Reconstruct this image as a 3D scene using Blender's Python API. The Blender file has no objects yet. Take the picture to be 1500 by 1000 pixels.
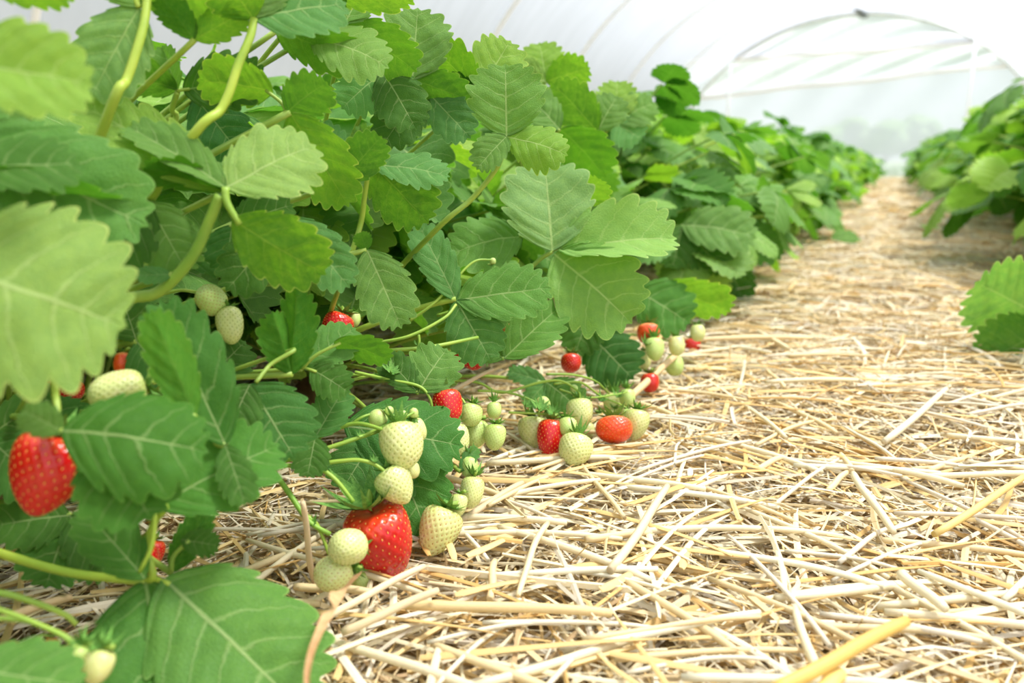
import bpy, math, random
import numpy as np
from mathutils import Vector, Matrix, Quaternion

random.seed(7)
RNG = np.random.default_rng(11)
SC = bpy.context.scene
COL = SC.collection
PI = math.pi

# ------------------------------------------------------------------ camera
CAM_H = 0.257
FPX = 1250.0
PITCH = math.atan(265 / FPX)
YAW = math.atan(560 * math.cos(PITCH) / FPX)
CAM = Vector((0, 0, CAM_H))
FWD = Vector((-math.sin(YAW) * math.cos(PITCH), math.cos(YAW) * math.cos(PITCH), -math.sin(PITCH)))
RIGHT = Vector((math.cos(YAW), math.sin(YAW), 0))
UPV = RIGHT.cross(FWD)
UP = Vector((0, 0, 1))
cd = bpy.data.cameras.new('camera')
cam = bpy.data.objects.new('camera', cd)
COL.objects.link(cam)
cd.sensor_width = 36
cd.lens = 36 * FPX / 1500
cd.clip_start = 0.02
cd.clip_end = 400
cd.dof.use_dof = True
cd.dof.focus_distance = 0.58
cd.dof.aperture_fstop = 6.8
cam.matrix_world = Matrix.Translation(CAM) @ Matrix((RIGHT, UPV, -FWD)).transposed().to_4x4()
SC.camera = cam


def ray(px, py):
    return FWD + RIGHT * ((px - 750) / FPX) + UPV * ((500 - py) / FPX)


def P(px, py, d):
    """world point seen at (px, py) of the 1500x1000 frame, d metres along the view axis"""
    return CAM + ray(px, py) * d


def proj(v):
    r = v - CAM
    z = r.dot(FWD)
    return 750 + FPX * r.dot(RIGHT) / z, 500 - FPX * r.dot(UPV) / z, z


def ground_depth(px, py, z=0.018):
    r = ray(px, py)
    return (z - CAM_H) / r.z


# ------------------------------------------------------------------ materials
def nodes_of(name):
    m = bpy.data.materials.new(name)
    m.use_nodes = True
    nt = m.node_tree
    nt.nodes.clear()
    return m, nt


class NT:
    def __init__(s, name):
        s.m, s.t = nodes_of(name)
        s.out = s.n('ShaderNodeOutputMaterial')

    def n(s, kind, **kw):
        nd = s.t.nodes.new(kind)
        for k, v in kw.items():
            if hasattr(nd, k):
                setattr(nd, k, v)
        return nd

    def l(s, a, b):
        s.t.links.new(a, b)

    def math(s, op, a, b=None, clamp=False):
        nd = s.n('ShaderNodeMath', operation=op)
        nd.use_clamp = clamp
        for i, v in enumerate((a, b)):
            if v is None:
                continue
            if isinstance(v, (int, float)):
                nd.inputs[i].default_value = v
            else:
                s.l(v, nd.inputs[i])
        return nd.outputs[0]

    def mix(s, fac, a, b, kind='MIX'):
        nd = s.n('ShaderNodeMix', data_type='RGBA', blend_type=kind)
        for sock, v in ((nd.inputs[0], fac), (nd.inputs[6], a), (nd.inputs[7], b)):
            if isinstance(v, (int, float)):
                sock.default_value = v
            elif isinstance(v, tuple):
                sock.default_value = (*v, 1) if len(v) == 3 else v
            else:
                s.l(v, sock)
        return nd.outputs[2]

    def ramp(s, fac, stops):
        nd = s.n('ShaderNodeValToRGB')
        cr = nd.color_ramp
        while len(cr.elements) < len(stops):
            cr.elements.new(0.5)
        for e, (p, c) in zip(cr.elements, stops):
            e.position = p
            e.color = (*c, 1) if len(c) == 3 else c
        s.l(fac, nd.inputs[0])
        return nd.outputs[0]

    def noise(s, scale, detail=3, vec=None, rough=0.55):
        nd = s.n('ShaderNodeTexNoise')
        nd.inputs['Scale'].default_value = scale
        nd.inputs['Detail'].default_value = detail
        nd.inputs['Roughness'].default_value = rough
        if vec is not None:
            s.l(vec, nd.inputs['Vector'])
        return nd.outputs['Fac']

    def maprange(s, v, a, b, c=0.0, d=1.0):
        nd = s.n('ShaderNodeMapRange', interpolation_type='SMOOTHSTEP')
        nd.inputs[1].default_value = a
        nd.inputs[2].default_value = b
        nd.inputs[3].default_value = c
        nd.inputs[4].default_value = d
        s.l(v, nd.inputs[0])
        return nd.outputs[0]

    def bump(s, h, strength, dist=0.001, prev=None):
        nd = s.n('ShaderNodeBump')
        nd.inputs['Strength'].default_value = strength
        nd.inputs['Distance'].default_value = dist
        s.l(h, nd.inputs['Height'])
        if prev is not None:
            s.l(prev, nd.inputs['Normal'])
        return nd.outputs[0]

    def bsdf(s, color, rough, spec=0.5, normal=None, coat=0.0, coat_rough=0.1, sss=0.0):
        nd = s.n('ShaderNodeBsdfPrincipled')
        for key, v in (('Base Color', color), ('Roughness', rough)):
            if isinstance(v, (int, float)):
                nd.inputs[key].default_value = v
            elif isinstance(v, tuple):
                nd.inputs[key].default_value = (*v, 1)
            else:
                s.l(v, nd.inputs[key])
        nd.inputs['Specular IOR Level'].default_value = spec
        nd.inputs['Coat Weight'].default_value = coat
        nd.inputs['Coat Roughness'].default_value = coat_rough
        if sss:
            nd.inputs['Subsurface Weight'].default_value = sss
            nd.inputs['Subsurface Scale'].default_value = 0.01
        if normal is not None:
            s.l(normal, nd.inputs['Normal'])
        return nd.outputs[0]

    def done(s, shader):
        s.l(shader, s.out.inputs['Surface'])
        return s.m


def mat_leaf():
    """strawberry leaf: veined upper face, paler lower face (a leaf has two differently coloured faces), light passes through"""
    g = NT('strawberry_leaf')
    uv = g.n('ShaderNodeUVMap').outputs[0]
    sep = g.n('ShaderNodeSeparateXYZ')
    g.l(uv, sep.inputs[0])
    k, ph = sep.outputs[0], sep.outputs[1]
    oi = g.n('ShaderNodeObjectInfo')
    rnd = oi.outputs['Random']
    tint = oi.outputs['Color']
    tcw = g.n('ShaderNodeTexCoord').outputs['Object']
    wob = g.math('MULTIPLY', g.math('SUBTRACT', g.noise(9, 2, tcw), 0.5), 0.35)
    fr = g.math('FRACT', g.math('ADD', ph, wob))
    dv = g.math('MULTIPLY', g.math('ABSOLUTE', g.math('SUBTRACT', fr, 0.5)), g.math('ADD', g.math('MULTIPLY', k, 0.75), 0.22))
    vein = g.maprange(dv, 0.004, 0.030, 1, 0)
    vein = g.math('MULTIPLY', vein, g.maprange(k, 0.75, 1.0, 1, 0.1))
    mid = g.maprange(k, 0.012, 0.035, 1, 0)
    allv = g.math('MAXIMUM', g.math('MULTIPLY', vein, 0.5), mid)
    tc = g.n('ShaderNodeTexCoord').outputs['Object']
    n1 = g.noise(14, 4, tc)
    n2 = g.noise(60, 3, tc)
    vor = g.n('ShaderNodeTexVoronoi', feature='DISTANCE_TO_EDGE')
    vor.inputs['Scale'].default_value = 34
    g.l(tc, vor.inputs['Vector'])
    net = g.maprange(vor.outputs['Distance'], 0.0, 0.12, 1, 0)
    c1 = g.ramp(rnd, [(0.0, (0.036, 0.145, 0.015)), (0.5, (0.056, 0.20, 0.020)), (1.0, (0.090, 0.265, 0.027))])
    c1 = g.mix(g.maprange(n1, 0.35, 0.7), c1, g.mix(0.30, c1, (0.17, 0.34, 0.035)))
    c1 = g.mix(g.math('MULTIPLY', net, 0.08), c1, (0.20, 0.38, 0.07))
    c1 = g.mix(g.math('MULTIPLY', allv, 0.24), c1, (0.30, 0.46, 0.10))
    edge = g.maprange(k, 0.965, 1.0, 0, 0.6)
    c1 = g.mix(edge, c1, (0.42, 0.55, 0.16))
    c1 = g.mix(1.0, c1, tint, 'MULTIPLY')
    c2 = g.mix(0.5, c1, g.mix(1.0, tint, (0.21, 0.34, 0.09), 'MULTIPLY'))
    c2 = g.mix(g.math('MULTIPLY', allv, 0.55), c2, (0.5, 0.62, 0.26))
    geo = g.n('ShaderNodeNewGeometry')
    face = g.mix(geo.outputs['Backfacing'], c1, c2)
    h = g.math('ADD', g.math('MULTIPLY', allv, -0.9), g.math('MULTIPLY', net, -0.35))
    h = g.math('ADD', h, g.math('MULTIPLY', n2, 0.7))
    nrm = g.bump(h, 0.6, 0.0008)
    rough = g.maprange(n2, 0.3, 0.7, 0.40, 0.58)
    p = g.bsdf(face, rough, 0.13, nrm)
    tr = g.n('ShaderNodeBsdfTranslucent')
    g.l(g.mix(0.5, g.mix(1.0, c1, (2.3, 2.2, 1.2), 'MULTIPLY'), g.mix(1.0, tint, (0.20, 0.42, 0.020), 'MULTIPLY')), tr.inputs[0])
    g.l(nrm, tr.inputs['Normal'])
    ms = g.n('ShaderNodeMixShader')
    ms.inputs[0].default_value = 0.34
    g.l(p, ms.inputs[1])
    g.l(tr.outputs[0], ms.inputs[2])
    return g.done(ms.outputs[0])


def mat_stem():
    g = NT('green_stem')
    oi = g.n('ShaderNodeObjectInfo')
    tc = g.n('ShaderNodeTexCoord').outputs['Object']
    n = g.noise(30, 3, tc)
    c = g.ramp(n, [(0.3, (0.20, 0.34, 0.05)), (0.6, (0.33, 0.46, 0.07)), (0.8, (0.42, 0.50, 0.11))])
    c = g.mix(1.0, c, oi.outputs['Color'], 'MULTIPLY')
    fine = g.noise(500, 2, tc)
    return g.done(g.bsdf(c, 0.45, 0.4, g.bump(fine, 0.3, 0.0004), sss=0.0))


def mat_flat(name, c1, c2, scale=25, rough=0.6, spec=0.35, bump=0.3, bscale=200, bdist=0.0006, coat=0.0, det=4):
    g = NT(name)
    tc = g.n('ShaderNodeTexCoord').outputs['Object']
    n = g.noise(scale, det, tc)
    c = g.ramp(n, [(0.35, c1), (0.65, c2)])
    f = g.noise(bscale, 3, tc)
    return g.done(g.bsdf(c, rough, spec, g.bump(f, bump, bdist), coat=coat))


def mat_berry(name, tip, shoulder, spot, rough, coat, s0=0.0, s1=0.22, spec=0.5, sss=0.12):
    """tip and flank colour, colour under the calyx (ripeness fades there), blotches of spot"""
    g = NT(name)
    tc = g.n('ShaderNodeTexCoord').outputs['Object']
    sep = g.n('ShaderNodeSeparateXYZ')
    g.l(tc, sep.inputs[0])
    n = g.noise(5, 3, tc)
    zz = g.math('ADD', g.math('MULTIPLY', sep.outputs[2], -1.0), g.math('MULTIPLY', g.math('SUBTRACT', n, 0.5), 0.3))
    f = g.maprange(zz, s0, s1)
    c = g.mix(f, shoulder, tip)
    c = g.mix(g.maprange(n, 0.5, 0.72, 0, 0.7), c, spot)
    fine = g.noise(45, 2, tc)
    nrm = g.bump(fine, 0.10, 0.01)
    return g.done(g.bsdf(c, rough, spec, nrm, coat=coat, coat_rough=0.13, sss=sss))


def mat_straw(name='dry_straw'):
    g = NT(name)
    at = g.n('ShaderNodeAttribute', attribute_name='tone')
    uv = g.n('ShaderNodeUVMap').outputs[0]
    mp = g.n('ShaderNodeMapping')
    mp.inputs['Scale'].default_value = (9, 1.6, 1)
    g.l(uv, mp.inputs[0])
    n = g.noise(6.0, 4, mp.outputs[0])
    c = g.mix(g.maprange(n, 0.4, 0.8, 0.0, 0.4), at.outputs['Color'], g.mix(1.0, at.outputs['Color'], (0.84, 0.70, 0.50), 'MULTIPLY'))
    p = g.bsdf(c, 0.42, 0.45, g.bump(n, 0.35, 0.0008))
    tr = g.n('ShaderNodeBsdfTranslucent')
    g.l(c, tr.inputs[0])
    ms = g.n('ShaderNodeMixShader')
    ms.inputs[0].default_value = 0.18
    g.l(p, ms.inputs[1])
    g.l(tr.outputs[0], ms.inputs[2])
    return g.done(ms.outputs[0])


def mat_film(name, clear, white=(0.93, 0.95, 0.97), tint_noise=0.03):
    """milky polythene: most light is scattered, a share goes straight through"""
    g = NT(name)
    tc = g.n('ShaderNodeTexCoord').outputs['Object']
    mp = g.n('ShaderNodeMapping')
    mp.inputs['Scale'].default_value = (1.0, 5.0, 1.0)
    g.l(tc, mp.inputs[0])
    n = g.noise(1.7, 4, mp.outputs[0])
    w2 = tuple(c * (1 - tint_noise) for c in white)
    c = g.ramp(n, [(0.4, w2), (0.6, white)])
    tr = g.n('ShaderNodeBsdfTranslucent')
    g.l(c, tr.inputs[0])
    df = g.n('ShaderNodeBsdfDiffuse')
    m1 = g.n('ShaderNodeMixShader')
    m1.inputs[0].default_value = 0.25
    df.inputs[0].default_value = (.80, .86, .96, 1)
    g.l(tr.outputs[0], m1.inputs[1])
    g.l(df.outputs[0], m1.inputs[2])
    tp = g.n('ShaderNodeBsdfTransparent')
    m2 = g.n('ShaderNodeMixShader')
    m2.inputs[0].default_value = clear
    g.l(m1.outputs[0], m2.inputs[1])
    g.l(tp.outputs[0], m2.inputs[2])
    return g.done(m2.outputs[0])


M = {
    'leaf': mat_leaf(),
    'stem': mat_stem(),
    'calyx': mat_flat('calyx_green', (0.09, 0.26, 0.035), (0.20, 0.40, 0.07), 20, 0.5, 0.35, 0.4, 60, 0.01),
    'red': mat_berry('ripe_red_flesh', (0.60, 0.004, 0.006), (0.75, 0.05, 0.012), (0.48, 0.002, 0.005), 0.26, 0.3),
    'orange': mat_berry('half_ripe_orange_flesh', (0.82, 0.06, 0.008), (0.85, 0.35, 0.10), (0.85, 0.13, 0.015), 0.3, 0.3),
    'white': mat_berry('unripe_white_flesh', (0.66, 0.69, 0.27), (0.56, 0.64, 0.19), (0.76, 0.73, 0.40), 0.36, 0.18),
    'green': mat_berry('unripe_green_flesh', (0.52, 0.66, 0.20), (0.40, 0.58, 0.12), (0.62, 0.70, 0.28), 0.38, 0.15),
    'seed_yellow': mat_flat('seed_yellow', (0.90, 0.52, 0.10), (0.85, 0.30, 0.06), 3, 0.35, 0.5),
    'seed_green': mat_flat('seed_green', (0.22, 0.31, 0.005), (0.32, 0.36, 0.01), 3, 0.4, 0.5),
    'seed_brown': mat_flat('seed_brown', (0.42, 0.13, 0.02), (0.48, 0.22, 0.03), 3, 0.4, 0.5),
    'straw': mat_straw(),
    'soil': mat_flat('straw_litter_ground', (0.34, 0.23, 0.10), (0.70, 0.54, 0.30), 60, 0.9, 0.1, 1.0, 300, 0.004),
    'field': mat_flat('field_grass', (0.20, 0.27, 0.15), (0.30, 0.36, 0.22), 0.4, 0.9, 0.1, 0.6, 5, 0.05),
    'bark': mat_flat('crown_brown', (0.14, 0.07, 0.03), (0.28, 0.18, 0.07), 40, 0.9, 0.1, 0.8, 120, 0.003),
    'dry': mat_flat('dried_leaf', (0.42, 0.22, 0.09), (0.66, 0.44, 0.22), 60, 0.6, 0.3, 0.6, 200, 0.002),
    'film': mat_film('roof_polythene', 0.36, (0.56, 0.595, 0.67), 0.10),
    'gable': mat_film('gable_polythene', 0.05, (0.80, 0.80, 0.87), .05),
    'haze_film': mat_film('haze_polythene', 0.30, (0.66, 0.69, 0.78)),  # milky sheet added to make the view beyond look hazy
    'hoop': mat_flat('white_hoop', (0.74, 0.76, 0.78), (0.80, 0.82, 0.84), 8, 0.5, 0.4),
    'steel': mat_flat('galvanised_steel', (0.50, 0.53, 0.54), (0.62, 0.65, 0.65), 8, 0.4, 0.5),
    'tree': mat_flat('tree_foliage', (0.10, 0.20, 0.08), (0.20, 0.30, 0.12), 1.5, 0.9, 0.1, 1.0, 6, 0.2),
    'trunk': mat_flat('tree_bark', (0.12, 0.09, 0.06), (0.22, 0.17, 0.12), 4, 0.9, 0.1),
}
M['dark_steel'] = mat_flat('dark_steel', (0.10, 0.12, 0.12), (0.16, 0.18, 0.18), 8, 0.5, 0.4)
M['steel'].node_tree.nodes['Principled BSDF'].inputs['Metallic'].default_value = 0.5


# ------------------------------------------------------------------ mesh and object helpers
def mesh(name, verts, faces, mat, uvs=None, tone=None, smooth=True):
    me = bpy.data.meshes.new(name)
    verts = np.asarray(verts, dtype=np.float32)
    faces = np.asarray(faces, dtype=np.int32)
    nf, k = faces.shape
    me.vertices.add(len(verts))
    me.vertices.foreach_set('co', verts.ravel())
    me.loops.add(nf * k)
    me.loops.foreach_set('vertex_index', faces.ravel())
    me.polygons.add(nf)
    me.polygons.foreach_set('loop_start', np.arange(0, nf * k, k, dtype=np.int32))
    me.polygons.foreach_set('loop_total', np.full(nf, k, dtype=np.int32))
    me.polygons.foreach_set('use_smooth', np.full(nf, smooth, dtype=bool))
    if uvs is not None:
        lay = me.uv_layers.new(name='UVMap')
        lay.data.foreach_set('uv', np.asarray(uvs, dtype=np.float32)[faces.ravel()].ravel())
    if tone is not None:
        a = me.color_attributes.new('tone', 'FLOAT_COLOR', 'POINT')
        c = np.ones((len(verts), 4), dtype=np.float32)
        c[:, :3] = tone
        a.data.foreach_set('color', c.ravel())
    me.update(calc_edges=True)
    me.validate()
    me.materials.append(mat)
    return me


def link(name, me, parent=None, mw=None, color=None):
    o = bpy.data.objects.new(name, me)
    COL.objects.link(o)
    if parent is not None:
        o.parent = parent
    if mw is not None:
        # local matrix: parents are placed first and only translated / rotated
        o.matrix_local = (PW(parent).inverted() @ mw) if parent is not None else mw
    if color is not None:
        o.color = (*color, 1)
    return o


_W = {}


def PW(o):
    """world matrix without waiting for a depsgraph update"""
    m = o.matrix_local.copy() if o.parent is None else None
    if o.parent is None:
        return o.matrix_basis.copy()
    return PW(o.parent) @ o.matrix_basis


def tag(o, label=None, cat=None, group=None, kind=None):
    if label:
        o['label'] = label
    if cat:
        o['category'] = cat
    if group:
        o['group'] = group
    if kind:
        o['kind'] = kind
    return o


def grid_faces(nr, nc, closed=False):
    """faces of an nr x nc vertex grid; closed joins the last column to the first"""
    r = np.arange(nr - 1)[:, None]
    c = np.arange(nc if closed else nc - 1)[None, :]
    c2 = (c + 1) % nc
    a = r * nc + c
    b = r * nc + c2
    d = (r + 1) * nc + c
    e = (r + 1) * nc + c2
    return np.stack([a, b, e, d], -1).reshape(-1, 4)


def catmull(pts, n):
    pts = np.asarray(pts, float)
    p = np.vstack([2 * pts[0] - pts[1], pts, 2 * pts[-1] - pts[-2]])
    m = len(pts) - 1
    t = np.linspace(0, m - 1e-9, n)
    i = t.astype(int)
    f = (t - i)[:, None]
    a, b, c, d = p[i], p[i + 1], p[i + 2], p[i + 3]
    return 0.5 * ((2 * b) + (c - a) * f + (2 * a - 5 * b + 4 * c - d) * f ** 2 + (3 * b - a - 3 * c + d) * f ** 3)


def tube_geo(path, radii, sides=8, cap=True):
    path = np.asarray(path, float)
    n = len(path)
    radii = np.broadcast_to(np.asarray(radii, float), (n,))
    tg = np.gradient(path, axis=0)
    tg /= np.linalg.norm(tg, axis=1)[:, None] + 1e-12
    nrm = np.cross(tg[0], [0.3, 0.2, 1.0])
    if np.linalg.norm(nrm) < 1e-3:
        nrm = np.cross(tg[0], [1.0, 0, 0])
    N = []
    for i in range(n):
        nrm = nrm - tg[i] * nrm.dot(tg[i])
        nrm /= np.linalg.norm(nrm) + 1e-12
        N.append(nrm)
    N = np.array(N)
    B = np.cross(tg, N)
    a = np.linspace(0, 2 * PI, sides, endpoint=False)
    v = path[:, None, :] + radii[:, None, None] * (N[:, None, :] * np.cos(a)[None, :, None] + B[:, None, :] * np.sin(a)[None, :, None])
    f = grid_faces(n, sides, True)
    v = v.reshape(-1, 3)
    if cap:
        base = len(v)
        v = np.vstack([v, path[:1], path[-1:]])
        j = np.arange(sides)
        j2 = (j + 1) % sides
        c0 = np.stack([np.full(sides, base), j2, j, j], -1)
        l = (n - 1) * sides
        c1 = np.stack([np.full(sides, base + 1), l + j, l + j2, l + j2], -1)
        # triangles written as split quads would be degenerate: shrink to real quads by using ring midpoints
        tri = np.vstack([c0[:, :3], c1[:, :3]])
        return v, f, tri
    return v, f, None


def tube_mesh(name, path, radii, mat, sides=8, smooth_n=None):
    path = np.asarray(path, float)
    if smooth_n:
        path = catmull(path, smooth_n)
        radii = np.interp(np.linspace(0, 1, smooth_n), np.linspace(0, 1, len(np.atleast_1d(radii))), np.atleast_1d(radii))
    v, f, tri = tube_geo(path, radii, sides)
    allf = np.vstack([f[:, [0, 1, 2]], f[:, [0, 2, 3]], tri])
    return mesh(name, v, allf, mat)


def join_geo(parts):
    vs, fs, us, off = [], [], [], 0
    for v, f, u in parts:
        vs.append(v)
        fs.append(f + off)
        us.append(u)
        off += len(v)
    return np.vstack(vs), np.vstack(fs), np.vstack(us)


# ------------------------------------------------------------------ leaflet geometry
ENV = [(0, 0), (.12, .045), (.29, .15), (.43, .32), (.50, .52), (.495, .70), (.42, .86), (.24, .97), (0, 1.0)]


LUMPS = ((13, 11, .3, 1.1, .007), (21, 17, 2.3, .4, .005), (34, 29, 1.7, 2.2, .0028))
LIB = {}


def leaflet_geo(seed, fold=0.25, curl=0.5, side=0.0, wave=0.02, teeth=9, per=6, K=10, quilt=0.016, amp=0.085, cup=0.0):
    """one strawberry leaflet, length 1 (+Y), half width 0.5, upper face +Z. UV = (0 midrib..1 margin, side-vein phase)"""
    rg = np.random.default_rng(seed)
    nrow = int((teeth + 1) * per) + 1
    env = catmull(ENV, 400)
    seg = np.r_[0, np.cumsum(np.linalg.norm(np.diff(env, axis=0), axis=1))]
    seg /= seg[-1]
    r0 = 0.17
    total = teeth + 0.5
    # rows, spread so every tooth gets the same number
    r = np.r_[np.linspace(0, r0, per, endpoint=False), np.linspace(r0, 1, nrow - per)]
    out = []
    kk = np.linspace(0, 1, K + 1) ** 0.85
    for sgn in (1, -1):
        warp = rg.uniform(-0.02, 0.02, 4)
        rr = r
        ex = np.interp(rr, seg, env[:, 0])
        ey = np.interp(rr, seg, env[:, 1])
        ex = ex * (1 + warp[0] + 0.03 * np.sin(rr * 7 + warp[1] * 80))
        wq = np.clip((rr - r0) / (1 - r0), 0, 1)
        wq = wq + 0.022 * np.sin(wq * PI * 2 * rg.uniform(1.2, 2.2) + rg.uniform(0, 6)) * np.sin(wq * PI)
        ph = np.clip(wq, 0, 1) * total
        tooth_no = np.floor(ph)
        fr = ph - tooth_no
        jit = np.random.default_rng(seed + 5).uniform(0.75, 1.2, teeth + 3)
        a = amp * 1.25 * jit[np.clip(tooth_no.astype(int), 0, teeth + 1)]
        g = np.where(fr < 0.55, ((0.55 - fr) / 0.55), ((fr - 0.55) / 0.45)) ** 2.0
        g = np.where(rr < r0, 1.0 * (rr / r0) ** 2, g)
        g = np.where(tooth_no >= teeth, ((0.5 - fr) / 0.5).clip(0, 1) ** 1.5, g)
        fall = np.interp(rr, [0, r0, .3, .9, 1], [0.1, .7, 1, 1, 0.9])
        u = ey - 0.66 * ex
        ym = 0.5 * (u + np.sqrt(u * u + 0.004)) - 0.5 * math.sqrt(0.004) * (1 - rr)
        ym = np.maximum.accumulate(np.clip(ym, 0, 1))
        ym[-1] = 1 - amp * 0.0
        # inward pull of notches towards the midrib origin of the row
        dx, dy = -ex, ym - ey
        dl = np.sqrt(dx * dx + dy * dy) + 1e-6
        pull = np.minimum(a * g * fall, dl * 0.5)
        px_, py_ = ex + dx / dl * pull, ey + dy / dl * pull
        X = np.outer(px_, kk)
        Y = ym[:, None] + np.outer(py_ - ym, kk)
        # side veins bow forward
        Y += 0.035 * np.sin(PI * kk)[None, :] * (ex / 0.5)[:, None] * -1.0
        q = np.sin(PI * (ph - 0.5)) ** 2
        q = np.where(rr < r0, 0.2, q)
        Z = quilt * q[:, None] * np.sin(PI * np.clip(kk, 0, 1) ** 0.8)[None, :] ** 0.7 * (0.6 + 0.8 * (ex / .5))[:, None]
        out.append((X * sgn, Y, Z, ph, kk))
    w1, w2, w3 = rg.uniform(0, 6.28, 3)
    geo = []
    for (X, Y, Z, ph, kk), sgn in zip(out, (1, -1)):
        ax = np.abs(X)
        Z = Z + fold * (np.sqrt(ax * ax + 0.0009) - 0.03)
        Z = Z - side * ax ** 2 * 2.0
        Z = Z + wave * np.sin(Y * 9 + w1 + sgn) * (ax / .5) ** 1.5 + wave * 0.6 * np.sin(Y * 19 + w2 * sgn) * (ax / .5) ** 2
        Z = Z + 0.012 * np.sin(X * 8 + w3) * np.sin(Y * 6 + w2)
        gx, gy = X * 1.0, Y * 1.0
        for (fa, fb, p1, p2, am) in LUMPS:
            Z = Z + am * np.sin(gx * fa + p1 + w1) * np.sin(gy * fb + p2 + w2)
        # bend along the length: circular arc, tip drops for positive curl
        if abs(curl) > 1e-4:
            th = curl * Y
            R = 1.0 / curl
            Yb = R * np.sin(th) + Z * np.sin(th)
            Zb = R * (np.cos(th) - 1) + Z * np.cos(th)
            Y, Z = Yb, Zb
        v = np.stack([X, Y, Z], -1).reshape(-1, 3)
        f = grid_faces(*X.shape)
        if sgn < 0:
            f = f[:, ::-1]
        uv = np.stack([np.broadcast_to(kk[None, :], X.shape), np.broadcast_to(ph[:, None], X.shape)], -1).reshape(-1, 2)
        geo.append((v, f[:, ::-1], uv))
    return join_geo(geo)




def leaflet_mesh(lod, var):
    key = (lod, var)
    if key not in LIB:
        rg = np.random.default_rng(100 + var)
        per, K = {0: (6, 10), 1: (4, 5), 2: (2, 2)}[lod]
        fold = rg.uniform(0.05, 0.7)
        curl = rg.uniform(0.0, 1.3)
        side = rg.uniform(-0.3, 0.7)
        v, f, u = leaflet_geo(200 + var, fold, curl, side, rg.uniform(.015, .05), 7, per, K, rg.uniform(.006, .014))
        LIB[key] = mesh('leaflet', v, f, M['leaf'], u)
    return LIB[key]


CUSTOM = {}


def custom_leaflet(fold, curl, side, seed, teeth=9, quilt=0.010, wave=0.03):
    key = (fold, curl, side, seed, teeth)
    if key not in CUSTOM:
        v, f, u = leaflet_geo(500 + seed, fold, curl, side, wave, teeth, 8, 14, quilt)
        CUSTOM[key] = mesh('leaflet', v, f, M['leaf'], u)
    return CUSTOM[key]


def frame(y, n):
    y = y.normalized()
    n = (n - y * n.dot(y)).normalized()
    x = y.cross(n)
    return x, y, n


def mat4(x, y, z, o):
    return Matrix(((x.x, y.x, z.x, o.x), (x.y, y.y, z.y, o.y), (x.z, y.z, z.z, o.z), (0, 0, 0, 1)))


# ------------------------------------------------------------------ plants
PLANTS = []


def empty(name, loc, rz=0.0):
    o = bpy.data.objects.new(name, None)
    COL.objects.link(o)
    o.location = loc
    o.rotation_euler = (0, 0, rz)
    o.empty_display_size = 0.05
    return o


def crown_mesh():
    rg = np.random.default_rng(3)
    a = np.linspace(0, 2 * PI, 14, endpoint=False)
    prof = [(0.028, -0.02), (0.03, 0.0), (0.024, 0.018), (0.016, 0.035), (0.006, 0.045), (0.001, 0.047)]
    v = []
    for r, z in prof:
        rr = r * (1 + 0.15 * np.sin(a * 5) + rg.uniform(-.08, .08, 14))
        v.append(np.stack([rr * np.cos(a), rr * np.sin(a), np.full(14, z)], -1))
    return mesh('crown', np.vstack(v), grid_faces(len(prof), 14, True), M['bark'])


CROWN = crown_mesh()


def new_plant(x, y, label, group=None, z=0.01):
    r = empty('strawberry_plant', (x, y, z))
    tag(r, label, 'plant', group)
    link('crown', CROWN, r)
    PLANTS.append(r)
    return r


def petiole_pts(c, hub, sag=0.5, end_dir=None):
    """from crown c up and out to the hub"""
    c, hub = Vector(c), Vector(hub)
    d = hub - c
    m = c + Vector((d.x * 0.28, d.y * 0.28, d.z * 0.62))
    return [c, c.lerp(m, 0.6), m, hub.lerp(m, 0.42) + UP * 0.012 * sag, hub]


def add_leaf(plant, hub, leaflets, pet=None, rad=0.0016, stem_color=(1, 1, 1)):
    """leaflets: list of (mesh, world matrix, colour). The leaf part is its stalk; blades are its sub-parts"""
    c = PW(plant).translation + Vector((0, 0, 0.03))
    pts = pet if pet is not None else petiole_pts(c, hub)
    pw = [tuple(p - PW(plant).translation) for p in pts]
    n = max(10, 5 * len(pts))
    me = tube_mesh('leaf', pw, [rad * 1.35, rad * 1.1, rad], M['stem'], 7, n)
    lf = link('leaf', me, plant, None, stem_color)
    for m, mw, col in leaflets:
        o = bpy.data.objects.new('leaflet', m)
        COL.objects.link(o)
        o.parent = lf
        o.matrix_local = PW(plant).inverted() @ mw
        o.color = (*col, 1)
    return lf


TIPS = []


def leaf_frames(hub, fwd, nrm, size, rg, spread=1.25):
    """three leaflet matrices round a hub"""
    res = []
    x, y, n = frame(fwd, nrm)
    for k, (ang, s) in enumerate(((0, 1.0), (spread, 0.92), (-spread, 0.92))):
        ang += rg.uniform(-.12, .12)
        q = Quaternion(n, ang)
        yy = q @ y
        nn = n.copy()
        # side leaflets tilt up or down a little
        tilt = rg.uniform(-0.25, 0.35)
        qq = Quaternion(y.cross(n) if k == 0 else yy.cross(n), 0)
        yy = (yy + n * tilt * 0.6).normalized()
        xx, yy, nn = frame(yy, nn + Vector((rg.uniform(-.25, .25), rg.uniform(-.25, .25), 0)))
        L = size * s * rg.uniform(0.9, 1.08)
        W = L * rg.uniform(0.86, 1.0)
        res.append(mat4(xx * W, yy * L, nn * L, hub + yy * 0.004))
    return res


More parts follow.
